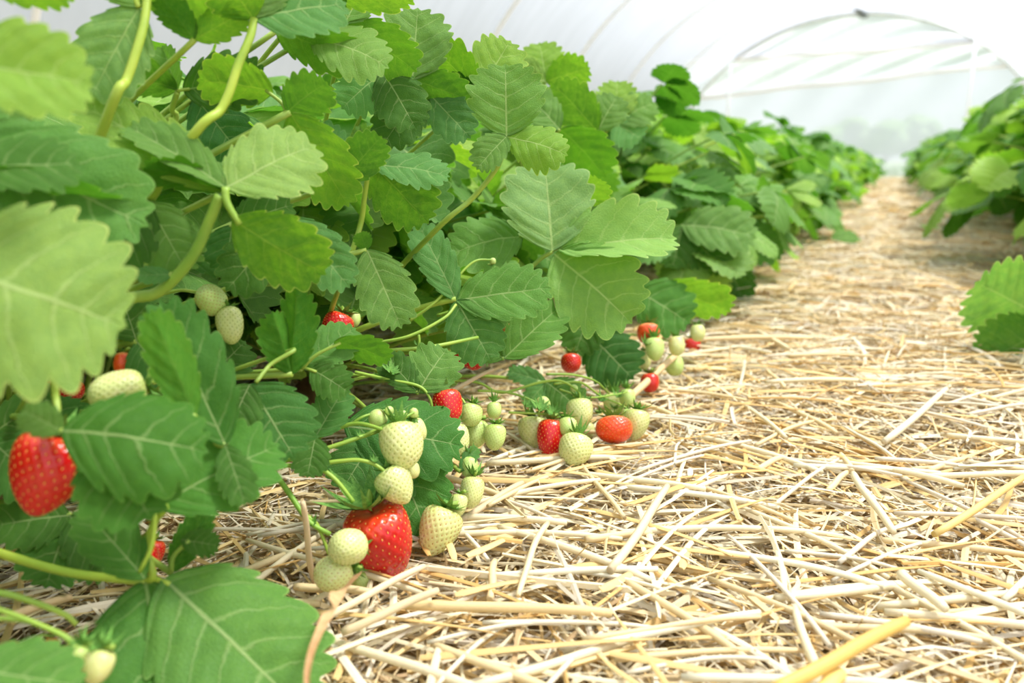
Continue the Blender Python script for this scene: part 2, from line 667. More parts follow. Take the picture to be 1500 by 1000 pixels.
def random_leaf(rg, R, H, low=0.35):
    """hub (relative to the crown), forward direction and normal of a leaf in a dome-shaped plant"""
    phi = rg.uniform(0, 2 * PI)
    rho = R * math.sqrt(rg.uniform(0.02, 1.0))
    k = rho / R
    top = H * (1 - 0.35 * k * k)
    z = top * (rg.uniform(low, 1.0) ** 0.6)
    out = Vector((math.cos(phi), math.sin(phi), 0))
    hub = out * rho + UP * z
    fwd = out * 1.0 + UP * (0.35 - 1.15 * k * rg.uniform(0.3, 1.3)) + Vector((rg.uniform(-.4, .4), rg.uniform(-.4, .4), 0))
    nrm = UP * 0.9 + out * (0.3 + 1.15 * k) + Vector((rg.uniform(-.35, .35), rg.uniform(-.35, .35), 0))
    return hub, fwd, nrm


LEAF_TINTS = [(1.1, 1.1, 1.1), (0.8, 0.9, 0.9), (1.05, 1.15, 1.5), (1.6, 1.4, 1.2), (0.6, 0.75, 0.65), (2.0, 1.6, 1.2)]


# ================================================================== near plants of the left row
CR_X = -0.50
near = []
NEAR_LABELS = [
    ('leafy strawberry plant cut by the left picture edge, drooping blurred leaves', -0.66, 0.10),
    ('leafy strawberry plant whose big leaflets spread over the bottom left corner', -0.52, 0.34),
    ('leafy strawberry plant carrying the bright upturned leaf above two green berries', -0.60, 0.55),
    ('leafy strawberry plant over the big red berry and its white unripe cluster', -0.50, 0.66),
    ('leafy strawberry plant with tall upright leaves against the white tunnel film', -0.74, 0.90),
    ('leafy strawberry plant with the large glossy three-part leaf over the second berry cluster', -0.52, 0.93),
    ('leafy strawberry plant leaning over the berries lying furthest out on the straw', -0.50, 1.24),
    ('leafy strawberry plant behind the large three-part leaf, top in the light', -0.74, 1.30),
]
for lab, x, y in NEAR_LABELS:
    near.append(new_plant(x, y, lab))
back = []
for x, y in ((-.86, .16), (-.90, .46), (-.88, .74), (-1.0, 1.02), (-1.05, .62), (-.55, -.02), (-.62, .80), (-.56, .44)):
    back.append(new_plant(x, y, 'leafy strawberry plant deep in the shade at the back of the left row', 'plants at the back of the left row'))


def pick_plant(hub):
    best = min(near, key=lambda p: (PW(p).translation.x - hub.x) ** 2 * 0.5 + (PW(p).translation.y - 0.05 - hub.y) ** 2)
    return best


# hero leaves.  hub (px, py, depth); leaflets: tip px, tip py, width px, options
# options: k = how far the blade faces up, s = how far it faces right, b = underside seen, bx/by = own base, f/c/sd = fold, curl, side roll, t = tint
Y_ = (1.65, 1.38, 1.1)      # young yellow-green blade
D_ = (0.50, 0.63, 0.48)    # old dark blade; canopy shade is put into this tint too
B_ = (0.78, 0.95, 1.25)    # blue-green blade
N_ = (1, 1, 1)
H = []


def leaf(hub, lets, pet=None, rad=0.0016, sc=N_, plant=None):
    H.append((hub, lets, pet, rad, sc, plant))


def lt(tx, ty, w, k=0.6, s=0.0, b=0, bx=None, by=None, bd=None, f=0.2, c=0.4, sd=0.15, t=N_, n=7, sh=None):
    return dict(tx=tx, ty=ty, w=w, k=k, s=s, b=b, bx=bx, by=by, bd=bd, f=f, c=c, sd=sd, t=t, n=n)


# --- upper left
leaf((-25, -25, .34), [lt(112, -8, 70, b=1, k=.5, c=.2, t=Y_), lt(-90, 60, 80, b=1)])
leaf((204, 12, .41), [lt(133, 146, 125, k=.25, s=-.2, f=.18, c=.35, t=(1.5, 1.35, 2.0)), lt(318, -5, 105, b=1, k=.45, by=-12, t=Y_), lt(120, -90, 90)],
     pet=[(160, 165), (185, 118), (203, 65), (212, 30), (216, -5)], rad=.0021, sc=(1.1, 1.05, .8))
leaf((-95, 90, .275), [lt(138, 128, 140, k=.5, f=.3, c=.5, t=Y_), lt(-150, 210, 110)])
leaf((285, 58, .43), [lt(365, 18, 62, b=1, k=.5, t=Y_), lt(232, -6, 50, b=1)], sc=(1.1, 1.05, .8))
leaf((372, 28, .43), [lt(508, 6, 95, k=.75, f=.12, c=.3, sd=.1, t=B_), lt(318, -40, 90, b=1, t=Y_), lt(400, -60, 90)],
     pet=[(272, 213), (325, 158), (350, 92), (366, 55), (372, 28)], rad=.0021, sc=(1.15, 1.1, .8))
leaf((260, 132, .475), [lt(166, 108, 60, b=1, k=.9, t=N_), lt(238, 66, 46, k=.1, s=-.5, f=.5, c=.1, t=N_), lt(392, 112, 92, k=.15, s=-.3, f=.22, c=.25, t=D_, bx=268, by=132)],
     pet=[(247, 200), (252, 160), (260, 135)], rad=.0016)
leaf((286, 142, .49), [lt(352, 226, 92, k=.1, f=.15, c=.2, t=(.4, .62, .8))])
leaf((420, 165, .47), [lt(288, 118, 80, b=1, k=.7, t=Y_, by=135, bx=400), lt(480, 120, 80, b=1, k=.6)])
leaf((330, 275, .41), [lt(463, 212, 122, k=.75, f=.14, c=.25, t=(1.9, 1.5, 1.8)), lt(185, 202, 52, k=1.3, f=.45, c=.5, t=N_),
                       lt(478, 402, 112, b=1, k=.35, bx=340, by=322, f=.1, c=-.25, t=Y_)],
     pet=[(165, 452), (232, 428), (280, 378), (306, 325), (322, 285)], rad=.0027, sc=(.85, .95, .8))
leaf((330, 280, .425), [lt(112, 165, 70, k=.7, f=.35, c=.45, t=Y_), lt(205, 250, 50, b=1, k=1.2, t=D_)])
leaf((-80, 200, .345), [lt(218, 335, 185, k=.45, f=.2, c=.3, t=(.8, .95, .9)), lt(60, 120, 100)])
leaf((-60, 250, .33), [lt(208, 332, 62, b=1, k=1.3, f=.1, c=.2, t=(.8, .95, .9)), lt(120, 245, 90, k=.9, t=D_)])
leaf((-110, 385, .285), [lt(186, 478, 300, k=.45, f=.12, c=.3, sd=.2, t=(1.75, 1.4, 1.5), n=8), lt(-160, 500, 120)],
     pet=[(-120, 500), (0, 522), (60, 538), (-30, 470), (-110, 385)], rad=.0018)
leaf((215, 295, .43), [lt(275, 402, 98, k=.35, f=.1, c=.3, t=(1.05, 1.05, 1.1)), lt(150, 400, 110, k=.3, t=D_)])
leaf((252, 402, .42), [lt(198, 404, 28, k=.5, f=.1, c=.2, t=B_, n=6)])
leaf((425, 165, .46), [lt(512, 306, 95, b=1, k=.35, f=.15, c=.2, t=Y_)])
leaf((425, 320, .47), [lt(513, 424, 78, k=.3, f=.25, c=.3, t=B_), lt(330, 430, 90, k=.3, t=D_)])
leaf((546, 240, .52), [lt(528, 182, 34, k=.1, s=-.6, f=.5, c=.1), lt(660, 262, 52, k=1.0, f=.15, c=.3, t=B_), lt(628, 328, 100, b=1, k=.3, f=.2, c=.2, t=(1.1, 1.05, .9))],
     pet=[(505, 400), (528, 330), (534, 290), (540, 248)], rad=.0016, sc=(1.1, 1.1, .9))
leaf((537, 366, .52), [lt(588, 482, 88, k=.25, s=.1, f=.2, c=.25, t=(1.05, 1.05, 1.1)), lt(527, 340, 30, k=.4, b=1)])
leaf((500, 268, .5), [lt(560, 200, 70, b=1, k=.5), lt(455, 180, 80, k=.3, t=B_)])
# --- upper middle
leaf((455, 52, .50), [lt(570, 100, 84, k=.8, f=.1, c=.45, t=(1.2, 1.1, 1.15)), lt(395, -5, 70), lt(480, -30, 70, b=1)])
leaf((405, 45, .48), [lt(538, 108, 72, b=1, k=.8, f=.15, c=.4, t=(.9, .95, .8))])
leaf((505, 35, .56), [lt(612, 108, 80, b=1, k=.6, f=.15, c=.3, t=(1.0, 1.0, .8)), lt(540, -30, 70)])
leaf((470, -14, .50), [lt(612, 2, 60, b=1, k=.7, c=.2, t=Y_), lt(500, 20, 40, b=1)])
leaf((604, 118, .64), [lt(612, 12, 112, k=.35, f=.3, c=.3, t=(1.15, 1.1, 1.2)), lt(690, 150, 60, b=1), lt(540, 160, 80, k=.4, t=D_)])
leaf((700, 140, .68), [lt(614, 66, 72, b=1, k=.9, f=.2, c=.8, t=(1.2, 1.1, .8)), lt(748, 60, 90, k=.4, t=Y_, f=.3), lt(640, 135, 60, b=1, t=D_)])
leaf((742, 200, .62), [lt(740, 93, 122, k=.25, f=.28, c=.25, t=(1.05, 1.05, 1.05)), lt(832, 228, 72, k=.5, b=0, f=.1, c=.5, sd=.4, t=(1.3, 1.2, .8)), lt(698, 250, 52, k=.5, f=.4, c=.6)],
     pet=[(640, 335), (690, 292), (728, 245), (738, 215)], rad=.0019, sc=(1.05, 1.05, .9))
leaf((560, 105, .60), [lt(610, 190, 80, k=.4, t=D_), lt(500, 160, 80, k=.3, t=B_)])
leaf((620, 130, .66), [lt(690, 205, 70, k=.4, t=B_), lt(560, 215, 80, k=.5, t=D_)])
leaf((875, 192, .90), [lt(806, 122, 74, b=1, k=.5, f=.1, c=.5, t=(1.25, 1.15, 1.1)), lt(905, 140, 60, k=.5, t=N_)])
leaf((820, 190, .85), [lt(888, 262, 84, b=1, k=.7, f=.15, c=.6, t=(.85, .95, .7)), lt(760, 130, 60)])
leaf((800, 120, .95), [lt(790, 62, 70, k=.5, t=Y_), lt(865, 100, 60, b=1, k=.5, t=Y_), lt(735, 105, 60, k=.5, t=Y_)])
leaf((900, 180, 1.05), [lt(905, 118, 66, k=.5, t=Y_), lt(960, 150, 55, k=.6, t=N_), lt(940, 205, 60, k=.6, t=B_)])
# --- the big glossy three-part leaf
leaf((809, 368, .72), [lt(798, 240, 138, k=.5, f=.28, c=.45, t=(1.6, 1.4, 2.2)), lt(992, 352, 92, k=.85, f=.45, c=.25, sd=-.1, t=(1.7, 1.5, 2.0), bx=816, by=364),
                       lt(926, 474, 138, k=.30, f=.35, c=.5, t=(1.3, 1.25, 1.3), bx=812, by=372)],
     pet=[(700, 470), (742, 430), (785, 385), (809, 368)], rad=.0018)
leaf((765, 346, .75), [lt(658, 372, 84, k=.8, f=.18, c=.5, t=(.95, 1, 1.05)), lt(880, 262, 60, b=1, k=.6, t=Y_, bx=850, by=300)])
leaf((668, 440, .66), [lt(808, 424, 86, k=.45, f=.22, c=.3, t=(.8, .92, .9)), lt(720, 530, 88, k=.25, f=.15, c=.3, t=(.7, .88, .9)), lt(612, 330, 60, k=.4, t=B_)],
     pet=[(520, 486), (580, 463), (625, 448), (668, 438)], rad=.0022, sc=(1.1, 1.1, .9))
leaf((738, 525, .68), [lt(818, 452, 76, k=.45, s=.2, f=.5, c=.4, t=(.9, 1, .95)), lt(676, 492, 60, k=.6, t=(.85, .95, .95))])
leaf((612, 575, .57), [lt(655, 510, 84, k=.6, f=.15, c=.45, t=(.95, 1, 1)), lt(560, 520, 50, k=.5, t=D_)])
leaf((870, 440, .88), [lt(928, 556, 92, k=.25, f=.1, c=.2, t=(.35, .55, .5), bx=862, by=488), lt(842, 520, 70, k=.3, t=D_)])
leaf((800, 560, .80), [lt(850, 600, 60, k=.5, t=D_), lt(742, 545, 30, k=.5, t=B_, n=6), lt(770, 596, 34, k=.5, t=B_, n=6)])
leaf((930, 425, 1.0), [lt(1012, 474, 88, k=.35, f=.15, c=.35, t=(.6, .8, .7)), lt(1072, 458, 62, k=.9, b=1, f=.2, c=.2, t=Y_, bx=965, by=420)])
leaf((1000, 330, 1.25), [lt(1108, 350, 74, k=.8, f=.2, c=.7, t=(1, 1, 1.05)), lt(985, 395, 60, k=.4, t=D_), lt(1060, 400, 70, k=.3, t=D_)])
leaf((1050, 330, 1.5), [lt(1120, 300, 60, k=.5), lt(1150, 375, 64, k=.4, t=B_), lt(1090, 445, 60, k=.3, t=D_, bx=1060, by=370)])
# --- lower left; tints also darkened to stand in for canopy shade
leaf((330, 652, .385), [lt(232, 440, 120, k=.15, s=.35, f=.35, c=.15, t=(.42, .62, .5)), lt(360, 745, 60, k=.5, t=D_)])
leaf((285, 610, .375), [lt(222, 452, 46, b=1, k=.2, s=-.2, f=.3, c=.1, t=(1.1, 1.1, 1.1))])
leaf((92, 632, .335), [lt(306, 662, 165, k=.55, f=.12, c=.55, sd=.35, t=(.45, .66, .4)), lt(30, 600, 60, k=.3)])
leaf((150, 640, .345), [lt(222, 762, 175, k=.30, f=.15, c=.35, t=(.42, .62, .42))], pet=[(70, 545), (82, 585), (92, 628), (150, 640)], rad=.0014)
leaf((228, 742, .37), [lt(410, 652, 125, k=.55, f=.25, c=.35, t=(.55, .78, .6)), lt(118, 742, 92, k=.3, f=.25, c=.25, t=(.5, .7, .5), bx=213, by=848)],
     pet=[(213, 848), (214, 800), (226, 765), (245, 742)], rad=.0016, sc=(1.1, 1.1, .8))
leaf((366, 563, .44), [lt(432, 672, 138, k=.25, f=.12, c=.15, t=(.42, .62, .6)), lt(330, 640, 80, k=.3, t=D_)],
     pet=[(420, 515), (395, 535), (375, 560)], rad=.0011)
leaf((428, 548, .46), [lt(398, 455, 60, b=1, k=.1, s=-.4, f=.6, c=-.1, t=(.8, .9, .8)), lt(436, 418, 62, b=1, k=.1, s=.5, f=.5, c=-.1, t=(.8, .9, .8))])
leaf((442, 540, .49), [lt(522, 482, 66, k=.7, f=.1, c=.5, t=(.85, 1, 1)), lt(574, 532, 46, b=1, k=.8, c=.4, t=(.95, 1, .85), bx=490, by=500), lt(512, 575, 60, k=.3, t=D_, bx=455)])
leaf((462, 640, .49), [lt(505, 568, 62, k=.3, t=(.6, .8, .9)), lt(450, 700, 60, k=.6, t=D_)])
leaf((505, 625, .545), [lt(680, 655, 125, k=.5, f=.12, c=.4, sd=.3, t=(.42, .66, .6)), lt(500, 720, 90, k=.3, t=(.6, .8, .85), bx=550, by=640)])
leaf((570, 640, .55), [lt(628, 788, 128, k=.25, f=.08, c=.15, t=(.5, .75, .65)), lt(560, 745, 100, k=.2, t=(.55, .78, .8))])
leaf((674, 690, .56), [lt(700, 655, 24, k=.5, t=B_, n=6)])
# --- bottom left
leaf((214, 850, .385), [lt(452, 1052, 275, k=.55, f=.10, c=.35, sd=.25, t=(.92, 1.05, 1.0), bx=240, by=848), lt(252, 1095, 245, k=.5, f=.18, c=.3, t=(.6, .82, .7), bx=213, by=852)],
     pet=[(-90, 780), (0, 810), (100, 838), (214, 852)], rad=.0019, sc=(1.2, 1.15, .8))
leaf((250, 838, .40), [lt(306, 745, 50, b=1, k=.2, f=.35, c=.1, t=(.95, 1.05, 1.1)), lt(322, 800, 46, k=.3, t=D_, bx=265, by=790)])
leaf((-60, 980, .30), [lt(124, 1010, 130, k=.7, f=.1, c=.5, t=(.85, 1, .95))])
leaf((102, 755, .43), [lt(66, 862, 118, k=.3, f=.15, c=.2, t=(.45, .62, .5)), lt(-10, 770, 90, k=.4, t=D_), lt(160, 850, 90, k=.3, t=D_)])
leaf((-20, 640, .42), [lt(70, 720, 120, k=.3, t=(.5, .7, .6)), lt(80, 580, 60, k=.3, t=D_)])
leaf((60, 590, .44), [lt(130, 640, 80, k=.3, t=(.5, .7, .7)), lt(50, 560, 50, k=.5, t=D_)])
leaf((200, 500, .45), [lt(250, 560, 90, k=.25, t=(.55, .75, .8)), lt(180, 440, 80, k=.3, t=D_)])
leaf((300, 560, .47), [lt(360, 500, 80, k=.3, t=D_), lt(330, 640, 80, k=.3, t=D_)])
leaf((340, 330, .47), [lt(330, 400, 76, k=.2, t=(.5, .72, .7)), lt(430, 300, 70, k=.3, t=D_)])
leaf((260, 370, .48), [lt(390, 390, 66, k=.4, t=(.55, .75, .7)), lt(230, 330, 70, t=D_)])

HERO_PT = []
for hub, lets, pet, rad, sc, plant in H:
    hp = P(*hub)
    pl = plant or pick_plant(hp)
    made = []
    links = []
    for i, q in enumerate(lets):
        bd = q['bd'] or hub[2]
        bx = hub[0] if q['bx'] is None else q['bx']
        by = hub[1] if q['by'] is None else q['by']
        B = P(bx, by, bd)
        v = (CAM - B).normalized()
        nd = (v * (-1.0 if q['b'] else 1.0) + UP * q['k'] + RIGHT * q['s']).normalized()
        if q['b']:
            nd = (-v + UP * q['k'] + RIGHT * q['s']).normalized()
        r = ray(q['tx'], q['ty'])
        den = r.dot(nd)
        td = (B - CAM).dot(nd) / den if abs(den) > 1e-4 else bd
        td = min(max(td, bd * 0.84), bd * 1.16)
        T = CAM + r * td
        y = T - B
        L = y.length / (1 - 0.045 * q['c'] ** 2 * 1.0)
        x, yy, n = frame(y, nd)
        # undo the chord rotation of the length bend so the tip lands on T
        half = q['c'] * 0.5
        yy2 = (Quaternion(x, half) @ yy)
        n2 = (Quaternion(x, half) @ n)
        mid = B + y * 0.5
        e = 0.01
        a0, a1 = proj(mid - x * e), proj(mid + x * e)
        dirp = Vector((q['tx'] - bx, q['ty'] - by)).normalized()
        wv = Vector((a1[0] - a0[0], a1[1] - a0[1]))
        perp = abs(wv.x * -dirp.y + wv.y * dirp.x) / (2 * e)
        W = q['w'] / max(perp, 1)
        W = min(max(W, L * 0.42), L * 1.35)
        me = custom_leaflet(q['f'], q['c'], q['sd'], (i * 3 + len(HERO_PT)) % 7, q['n'])
        made.append((me, mat4(x * W, yy2 * L, n2 * min(L, W * 1.2), B), q['t']))
        if (bx - hub[0]) ** 2 + (by - hub[1]) ** 2 > 30:
            links.append((hp, B, yy2))
        HERO_PT.append((min(bx, q['tx']) - q['w'] * .3, min(by, q['ty']) - q['w'] * .3, max(bx, q['tx']) + q['w'] * .3, max(by, q['ty']) + q['w'] * .3, bd))
    pts = None
    if pet:
        n = len(pet)
        c = PW(pl).translation + Vector((0, 0, .03))
        pp = [P(a, b, hub[2] + (0.018 if hub[0] not in (204, 372) else -0.012) * (n - 1 - j) / max(1, n - 1)) for j, (a, b) in enumerate(pet)]
        if pet[0][0] > -20:
            pts = [c, c.lerp(pp[0], .55) + UP * 0.01] + pp
        else:
            pts = pp
    lf = add_leaf(pl, hp, made, pts, rad, sc)
    for a_, b_, y_ in links:
        o_ = PW(pl).translation
        link('leaflet_stalk', tube_mesh('leaflet_stalk', [tuple(a_ - o_), tuple((a_ + b_) / 2 - o_ - y_ * .001), tuple(b_ + y_ * .004 - o_)], [rad * .8, rad * .7, rad * .6], M['stem'], 6, 8), lf, None, sc)


# --- filling foliage of the near plants, kept behind the traced leaves
def face_depth(px):
    k = -0.401 + 0.916 * (px - 750) / 1250
    return 0.27 / max(-k, 0.05) if k < 0 else 9


def clear_of_front(pts):
    for p in pts:
        x, y, z = proj(p)
        if z < 0.05:
            if z > -0.3:
                return False
            continue
        if -150 < x < 1400 and -150 < y < 1100:
            lim = face_depth(x)
            m = 1.30 if y < 420 else 1.34
            if x > 620:
                m = 1.12
            if z < lim * m:
                return False
            # straw and fruit stay visible below the canopy edge
            if y > 560 and x < 900 and z < 1.3:
                return False
    return True


rgn = np.random.default_rng(42)
for pl in near + back:
    c = PW(pl).translation
    made = 0
    tries = 0
    while made < 30 and tries < 700:
        tries += 1
        hub, fwd, nrm = random_leaf(rgn, 0.30, 0.335, 0.2)
        hp = c + hub
        if hp.x > -0.34 + 0.02:
            continue
        size = rgn.uniform(.06, .088)
        fr = leaf_frames(hp, fwd, nrm, size, rgn)
        tips = [m @ Vector((0, 1, 0)) for m in fr] + [hp]
        if not clear_of_front(tips):
            continue
        if max(t.z for t in tips) > (0.43 if c.x < -.7 else .42):
            continue
        ls = [(leaflet_mesh(0 if c.y < 1.1 else 1, int(rgn.integers(0, 10))), m, LEAF_TINTS[int(rgn.integers(0, 6))]) for m in fr]
        add_leaf(pl, hp, ls, None, rgn.uniform(.0013, .0019), (rgn.uniform(.75, 1.1),) * 3)
        made += 1


# ================================================================== rows further off: template plants, copied with all their leaves
def far_leaf_mesh(rg, hub, fr, lod, c0):
    """stalk and three blades of a small distant leaf as one mesh, in plant space"""
    parts = []
    for m in fr:
        v, f, u = FARGEO[lod][int(rg.integers(0, 6))]
        A = np.array(m)
        vv = v @ A[:3, :3].T + A[:3, 3]
        parts.append((vv, f, u))
    v, f, u = join_geo(parts)
    pts = np.array([tuple(p) for p in petiole_pts(c0, hub)])
    tv, tf, tri = tube_geo(catmull(pts, 6), 0.0018, 4, cap=False)
    me = bpy.data.meshes.new('leaf')
    nf = len(f)
    allv = np.vstack([v, tv])
    allf = np.vstack([f, tf + len(v)])
    uv = np.vstack([u, np.tile([[0.5, 0.0]], (len(tv), 1))])
    me = mesh('leaf', allv, allf, M['leaf'], uv)
    me.materials.append(M['stem'])
    idx = np.zeros(len(allf), dtype=np.int32)
    idx[nf:] = 1
    me.polygons.foreach_set('material_index', idx[:len(me.polygons)])
    return me


FARGEO = {}
for lod, (per, K) in {1: (4, 5), 2: (2, 2)}.items():
    FARGEO[lod] = []
    for i in range(6):
        rg = np.random.default_rng(900 + i)
        FARGEO[lod].append(leaflet_geo(900 + i, rg.uniform(.05, .45), rg.uniform(.1, .9), rg.uniform(-.1, .4), .025, 9, per, K, .018))


def template(lod, nl, seed, size=(.062, .09)):
    rg = np.random.default_rng(seed)
    out = []
    for i in range(nl):
        hub, fwd, nrm = random_leaf(rg, 0.28, 0.345, 0.08)
        fr = leaf_frames(hub, fwd, nrm, rg.uniform(*size), rg)
        out.append(far_leaf_mesh(rg, hub, fr, lod, Vector((0, 0, .02))))
    return out


FAR_TINTS = [(1.3, 1.2, 1.3), (1.0, 1.05, 1.1), (1.2, 1.2, 1.7), (1.8, 1.5, 1.3), (0.7, .85, .8), (2.1, 1.7, 1.3)]
T1 = [template(1, 38, 50 + i, (.058, .092)) for i in range(5)]
T2 = [template(2, 24, 70 + i, (.075, .105)) for i in range(4)]


def far_plant(x, y, z, tmpl, rz, label, group, sc=1.0):
    r = empty('strawberry_plant', (x, y, z), rz)
    r.scale = (sc, sc, sc)
    tag(r, label, 'plant', group)
    cr = link('crown', CROWN, r)
    for me in tmpl:
        o = bpy.data.objects.new('leaf', me)
        COL.objects.link(o)
        o.parent = r
        o.color = (*random.choice(FAR_TINTS), 1)
    return r


def row(xs, y0, y1, step, group_near, lab_near, group_far, lab_far, ysplit, sc=1.0, z=0.01, seed=1):
    rg = random.Random(seed)
    for li, x in enumerate(xs):
        y = y0[li]
        i = 0
        while y < y1:
            nearby = y < ysplit
            t = rg.choice(T1 if nearby else T2)
            st = step if nearby else step * 1.25
            far_plant(x + rg.uniform(-.03, .03), y, z, t, rg.uniform(0, 6.28), lab_near if nearby else lab_far,
                      group_near if nearby else group_far, sc * rg.uniform(.93, 1.07))
            y += st * rg.uniform(.9, 1.1)
            i += 1


row([-0.50, -0.77], [1.42, 1.55], 12.6, 0.27, 'plants along the middle of the left row',
    'leafy strawberry plant midway along the left row beside the straw path',
    'plants in the far part of the left row', 'small blurred strawberry plant far down the left row', 3.6, seed=3, sc=1.1)
row([0.57, 0.84], [2.2, 2.1], 12.6, 0.27, 'nearer plants of the right row',
    'leafy strawberry plant in the nearer stretch of the right row',
    'plants in the far part of the right row', 'small blurred strawberry plant far down the right row', 4.2, sc=1.38, z=0.05, seed=5)

# two leaves reaching into the picture at its right edge, on a plant standing just outside
rp = new_plant(0.46, 1.22, 'strawberry plant reaching two pale leaflets in over the path at right')
near.append(rp)
H2 = [((1530, 462, 1.08), [lt(1432, 420, 145, k=.3, b=1, f=.15, c=-.2, t=(2.0, 1.6, 3.4)), lt(1440, 535, 118, k=.35, b=1, f=.12, c=-.2, t=(1.6, 1.35, 2.0), by=482)], rp)]
rp2 = new_plant(0.50, 2.15, 'strawberry plant with a pale turned-over leaf hanging at the right row front')
H2.append(((1462, 285, 1.95), [lt(1388, 290, 46, k=.4, b=1, c=-.2, t=(2.2, 1.7, 3.0), bx=1450, by=285), lt(1448, 240, 44, k=.3, b=1, c=-.2, t=(2.2, 1.7, 3.0), bx=1440, by=282), lt(1478, 310, 44, k=.4, t=D_)], rp2))
for hub, lets, pl in H2:
    made = []
    for i, q in enumerate(lets):
        bx = hub[0] if q['bx'] is None else q['bx']
        by = hub[1] if q['by'] is None else q['by']
        B = P(bx, by, hub[2])
        v = (CAM - B).normalized()
        nd = (v * (-1 if q['b'] else 1) + UP * q['k']).normalized()
        T = P(q['tx'], q['ty'], hub[2] * 0.99)
        y = T - B
        x, yy, n = frame(y, nd)
        W = q['w'] * hub[2] / FPX
        made.append((custom_leaflet(q['f'], q['c'], q['sd'], i), mat4(x * W, yy * y.length, n * W, B), q['t']))
    add_leaf(pl, P(*hub), made)
for k in range(16):
    hub, fwd, nrm = random_leaf(rgn, 0.2, 0.36, 0.3)
    c = PW(rp2).translation
    hp = c + hub
    fr = leaf_frames(hp, fwd, nrm, rgn.uniform(.08, .11), rgn)
    if proj(hp)[0] < 1400:
        continue
    add_leaf(rp2, hp, [(leaflet_mesh(1, int(rgn.integers(0, 10))), m, LEAF_TINTS[int(rgn.integers(0, 6))]) for m in fr])


for k in range(260):
    hub, fwd, nrm = random_leaf(rgn, 0.26, 0.33, 0.2)
    hp = PW(rp).translation + hub
    fr = leaf_frames(hp, fwd, nrm, rgn.uniform(.07, .095), rgn)
    if min(proj(m @ Vector((sx, sy, 0)))[0] for m in fr for sx, sy in ((0, 1), (.5, .6), (-.5, .6), (0, 0))) < 1508 or k % 4:
        continue
    add_leaf(rp, hp, [(leaflet_mesh(1, int(rgn.integers(0, 10))), m, LEAF_TINTS[int(rgn.integers(0, 6))]) for m in fr])


# ================================================================== fruit stalks (parts of the near plants)
def fruit_stem(pl, pix, r=0.0011, col=(1.0, 1.05, .9)):
    """pix: (px, py, depth) points"""
    o0 = PW(pl).translation
    pts = [tuple(P(*p) - o0) for p in pix]
    link('fruit_stem', tube_mesh('fruit_stem', pts, [r * 1.15, r, r * .85], M['stem'], 7, 8 * len(pts)), pl, None, col)


A_, B2, C_ = near[3], near[5], near[1]
fruit_stem(A_, [(360, 690, .50), (430, 671, .49), (480, 656, .49), (528, 640, .495), (552, 632, .505), (575, 622, .51)], .0013)
fruit_stem(A_, [(440, 652, .50), (480, 634, .50), (515, 621, .50), (545, 624, .495), (586, 640, .49)], .0013)
fruit_stem(A_, [(515, 621, .50), (530, 611, .50), (548, 605, .505), (566, 600, .51)], .0008)
fruit_stem(A_, [(528, 640, .495), (560, 625, .50), (590, 612, .505), (606, 604, .51)], .0008)
fruit_stem(A_, [(400, 682, .49), (450, 681, .485), (500, 675, .485), (528, 674, .485), (552, 682, .485), (570, 696, .485)], .0012)
fruit_stem(A_, [(440, 680, .49), (466, 685, .485), (492, 703, .483), (518, 735, .483)], .0014)
fruit_stem(A_, [(385, 672, .50), (402, 692, .49), (425, 724, .48), (442, 750, .475), (458, 768, .473), (484, 782, .475)], .0016, (.8, 1, .8))
fruit_stem(A_, [(446, 754, .475), (462, 765, .475), (472, 785, .475), (482, 812, .475)], .0011)
fruit_stem(A_, [(520, 545, .57), (570, 556, .57), (612, 565, .57), (628, 580, .57), (634, 600, .57)], .0011)
fruit_stem(A_, [(495, 548, .58), (555, 552, .58), (620, 568, .58), (655, 575, .585)], .0011)
fruit_stem(A_, [(500, 560, .57), (560, 548, .575), (610, 552, .58), (670, 580, .60), (682, 592, .60)], .0010)
fruit_stem(A_, [(490, 520, .60), (550, 503, .60), (600, 492, .60), (650, 466, .61), (668, 446, .62)], .0012)
fruit_stem(A_, [(500, 520, .60), (560, 514, .60), (630, 508, .61), (700, 494, .64)], .0015)
fruit_stem(A_, [(613, 490, .60), (614, 500, .60), (612, 510, .60)], .0010)
fruit_stem(near[2], [(230, 560, .44), (205, 562, .42), (190, 575, .40)], .0009)
fruit_stem(near[2], [(240, 430, .48), (265, 425, .48), (290, 428, .475), (305, 430, .475)], .0009)
fruit_stem(B2, [(640, 462, .70), (690, 448, .70), (740, 440, .70)], .0011)
fruit_stem(B2, [(600, 470, .66), (640, 440, .66), (690, 386, .67), (722, 380, .68)], .0010)
fruit_stem(B2, [(650, 556, .68), (700, 560, .69), (735, 575, .70), (790, 560, .71), (822, 558, .71), (846, 572, .71), (850, 584, .71)], .0011)
fruit_stem(B2, [(700, 572, .69), (745, 575, .70), (785, 590, .70), (790, 610, .69)], .0010)
fruit_stem(B2, [(745, 604, .69), (790, 606, .69), (820, 612, .685), (830, 616, .68)], .0009)
fruit_stem(B2, [(800, 548, .75), (840, 549, .76), (872, 558, .78), (892, 576, .80)], .0010)
fruit_stem(B2, [(812, 562, .72), (850, 560, .74), (880, 580, .76), (908, 592, .78), (925, 603, .78)], .0009)
fruit_stem(B2, [(820, 570, .72), (860, 582, .74), (900, 578, .77), (918, 574, .79)], .0008)
fruit_stem(C_, [(-60, 870, .34), (0, 868, .345), (50, 882, .35), (95, 900, .355), (112, 914, .357)], .0013)
fruit_stem(C_, [(-40, 880, .33), (20, 900, .33), (70, 920, .33), (98, 935, .33), (108, 952, .33)], .0010)
fruit_stem(C_, [(-40, 905, .33), (30, 908, .335), (90, 928, .335), (125, 955, .335)], .0009)
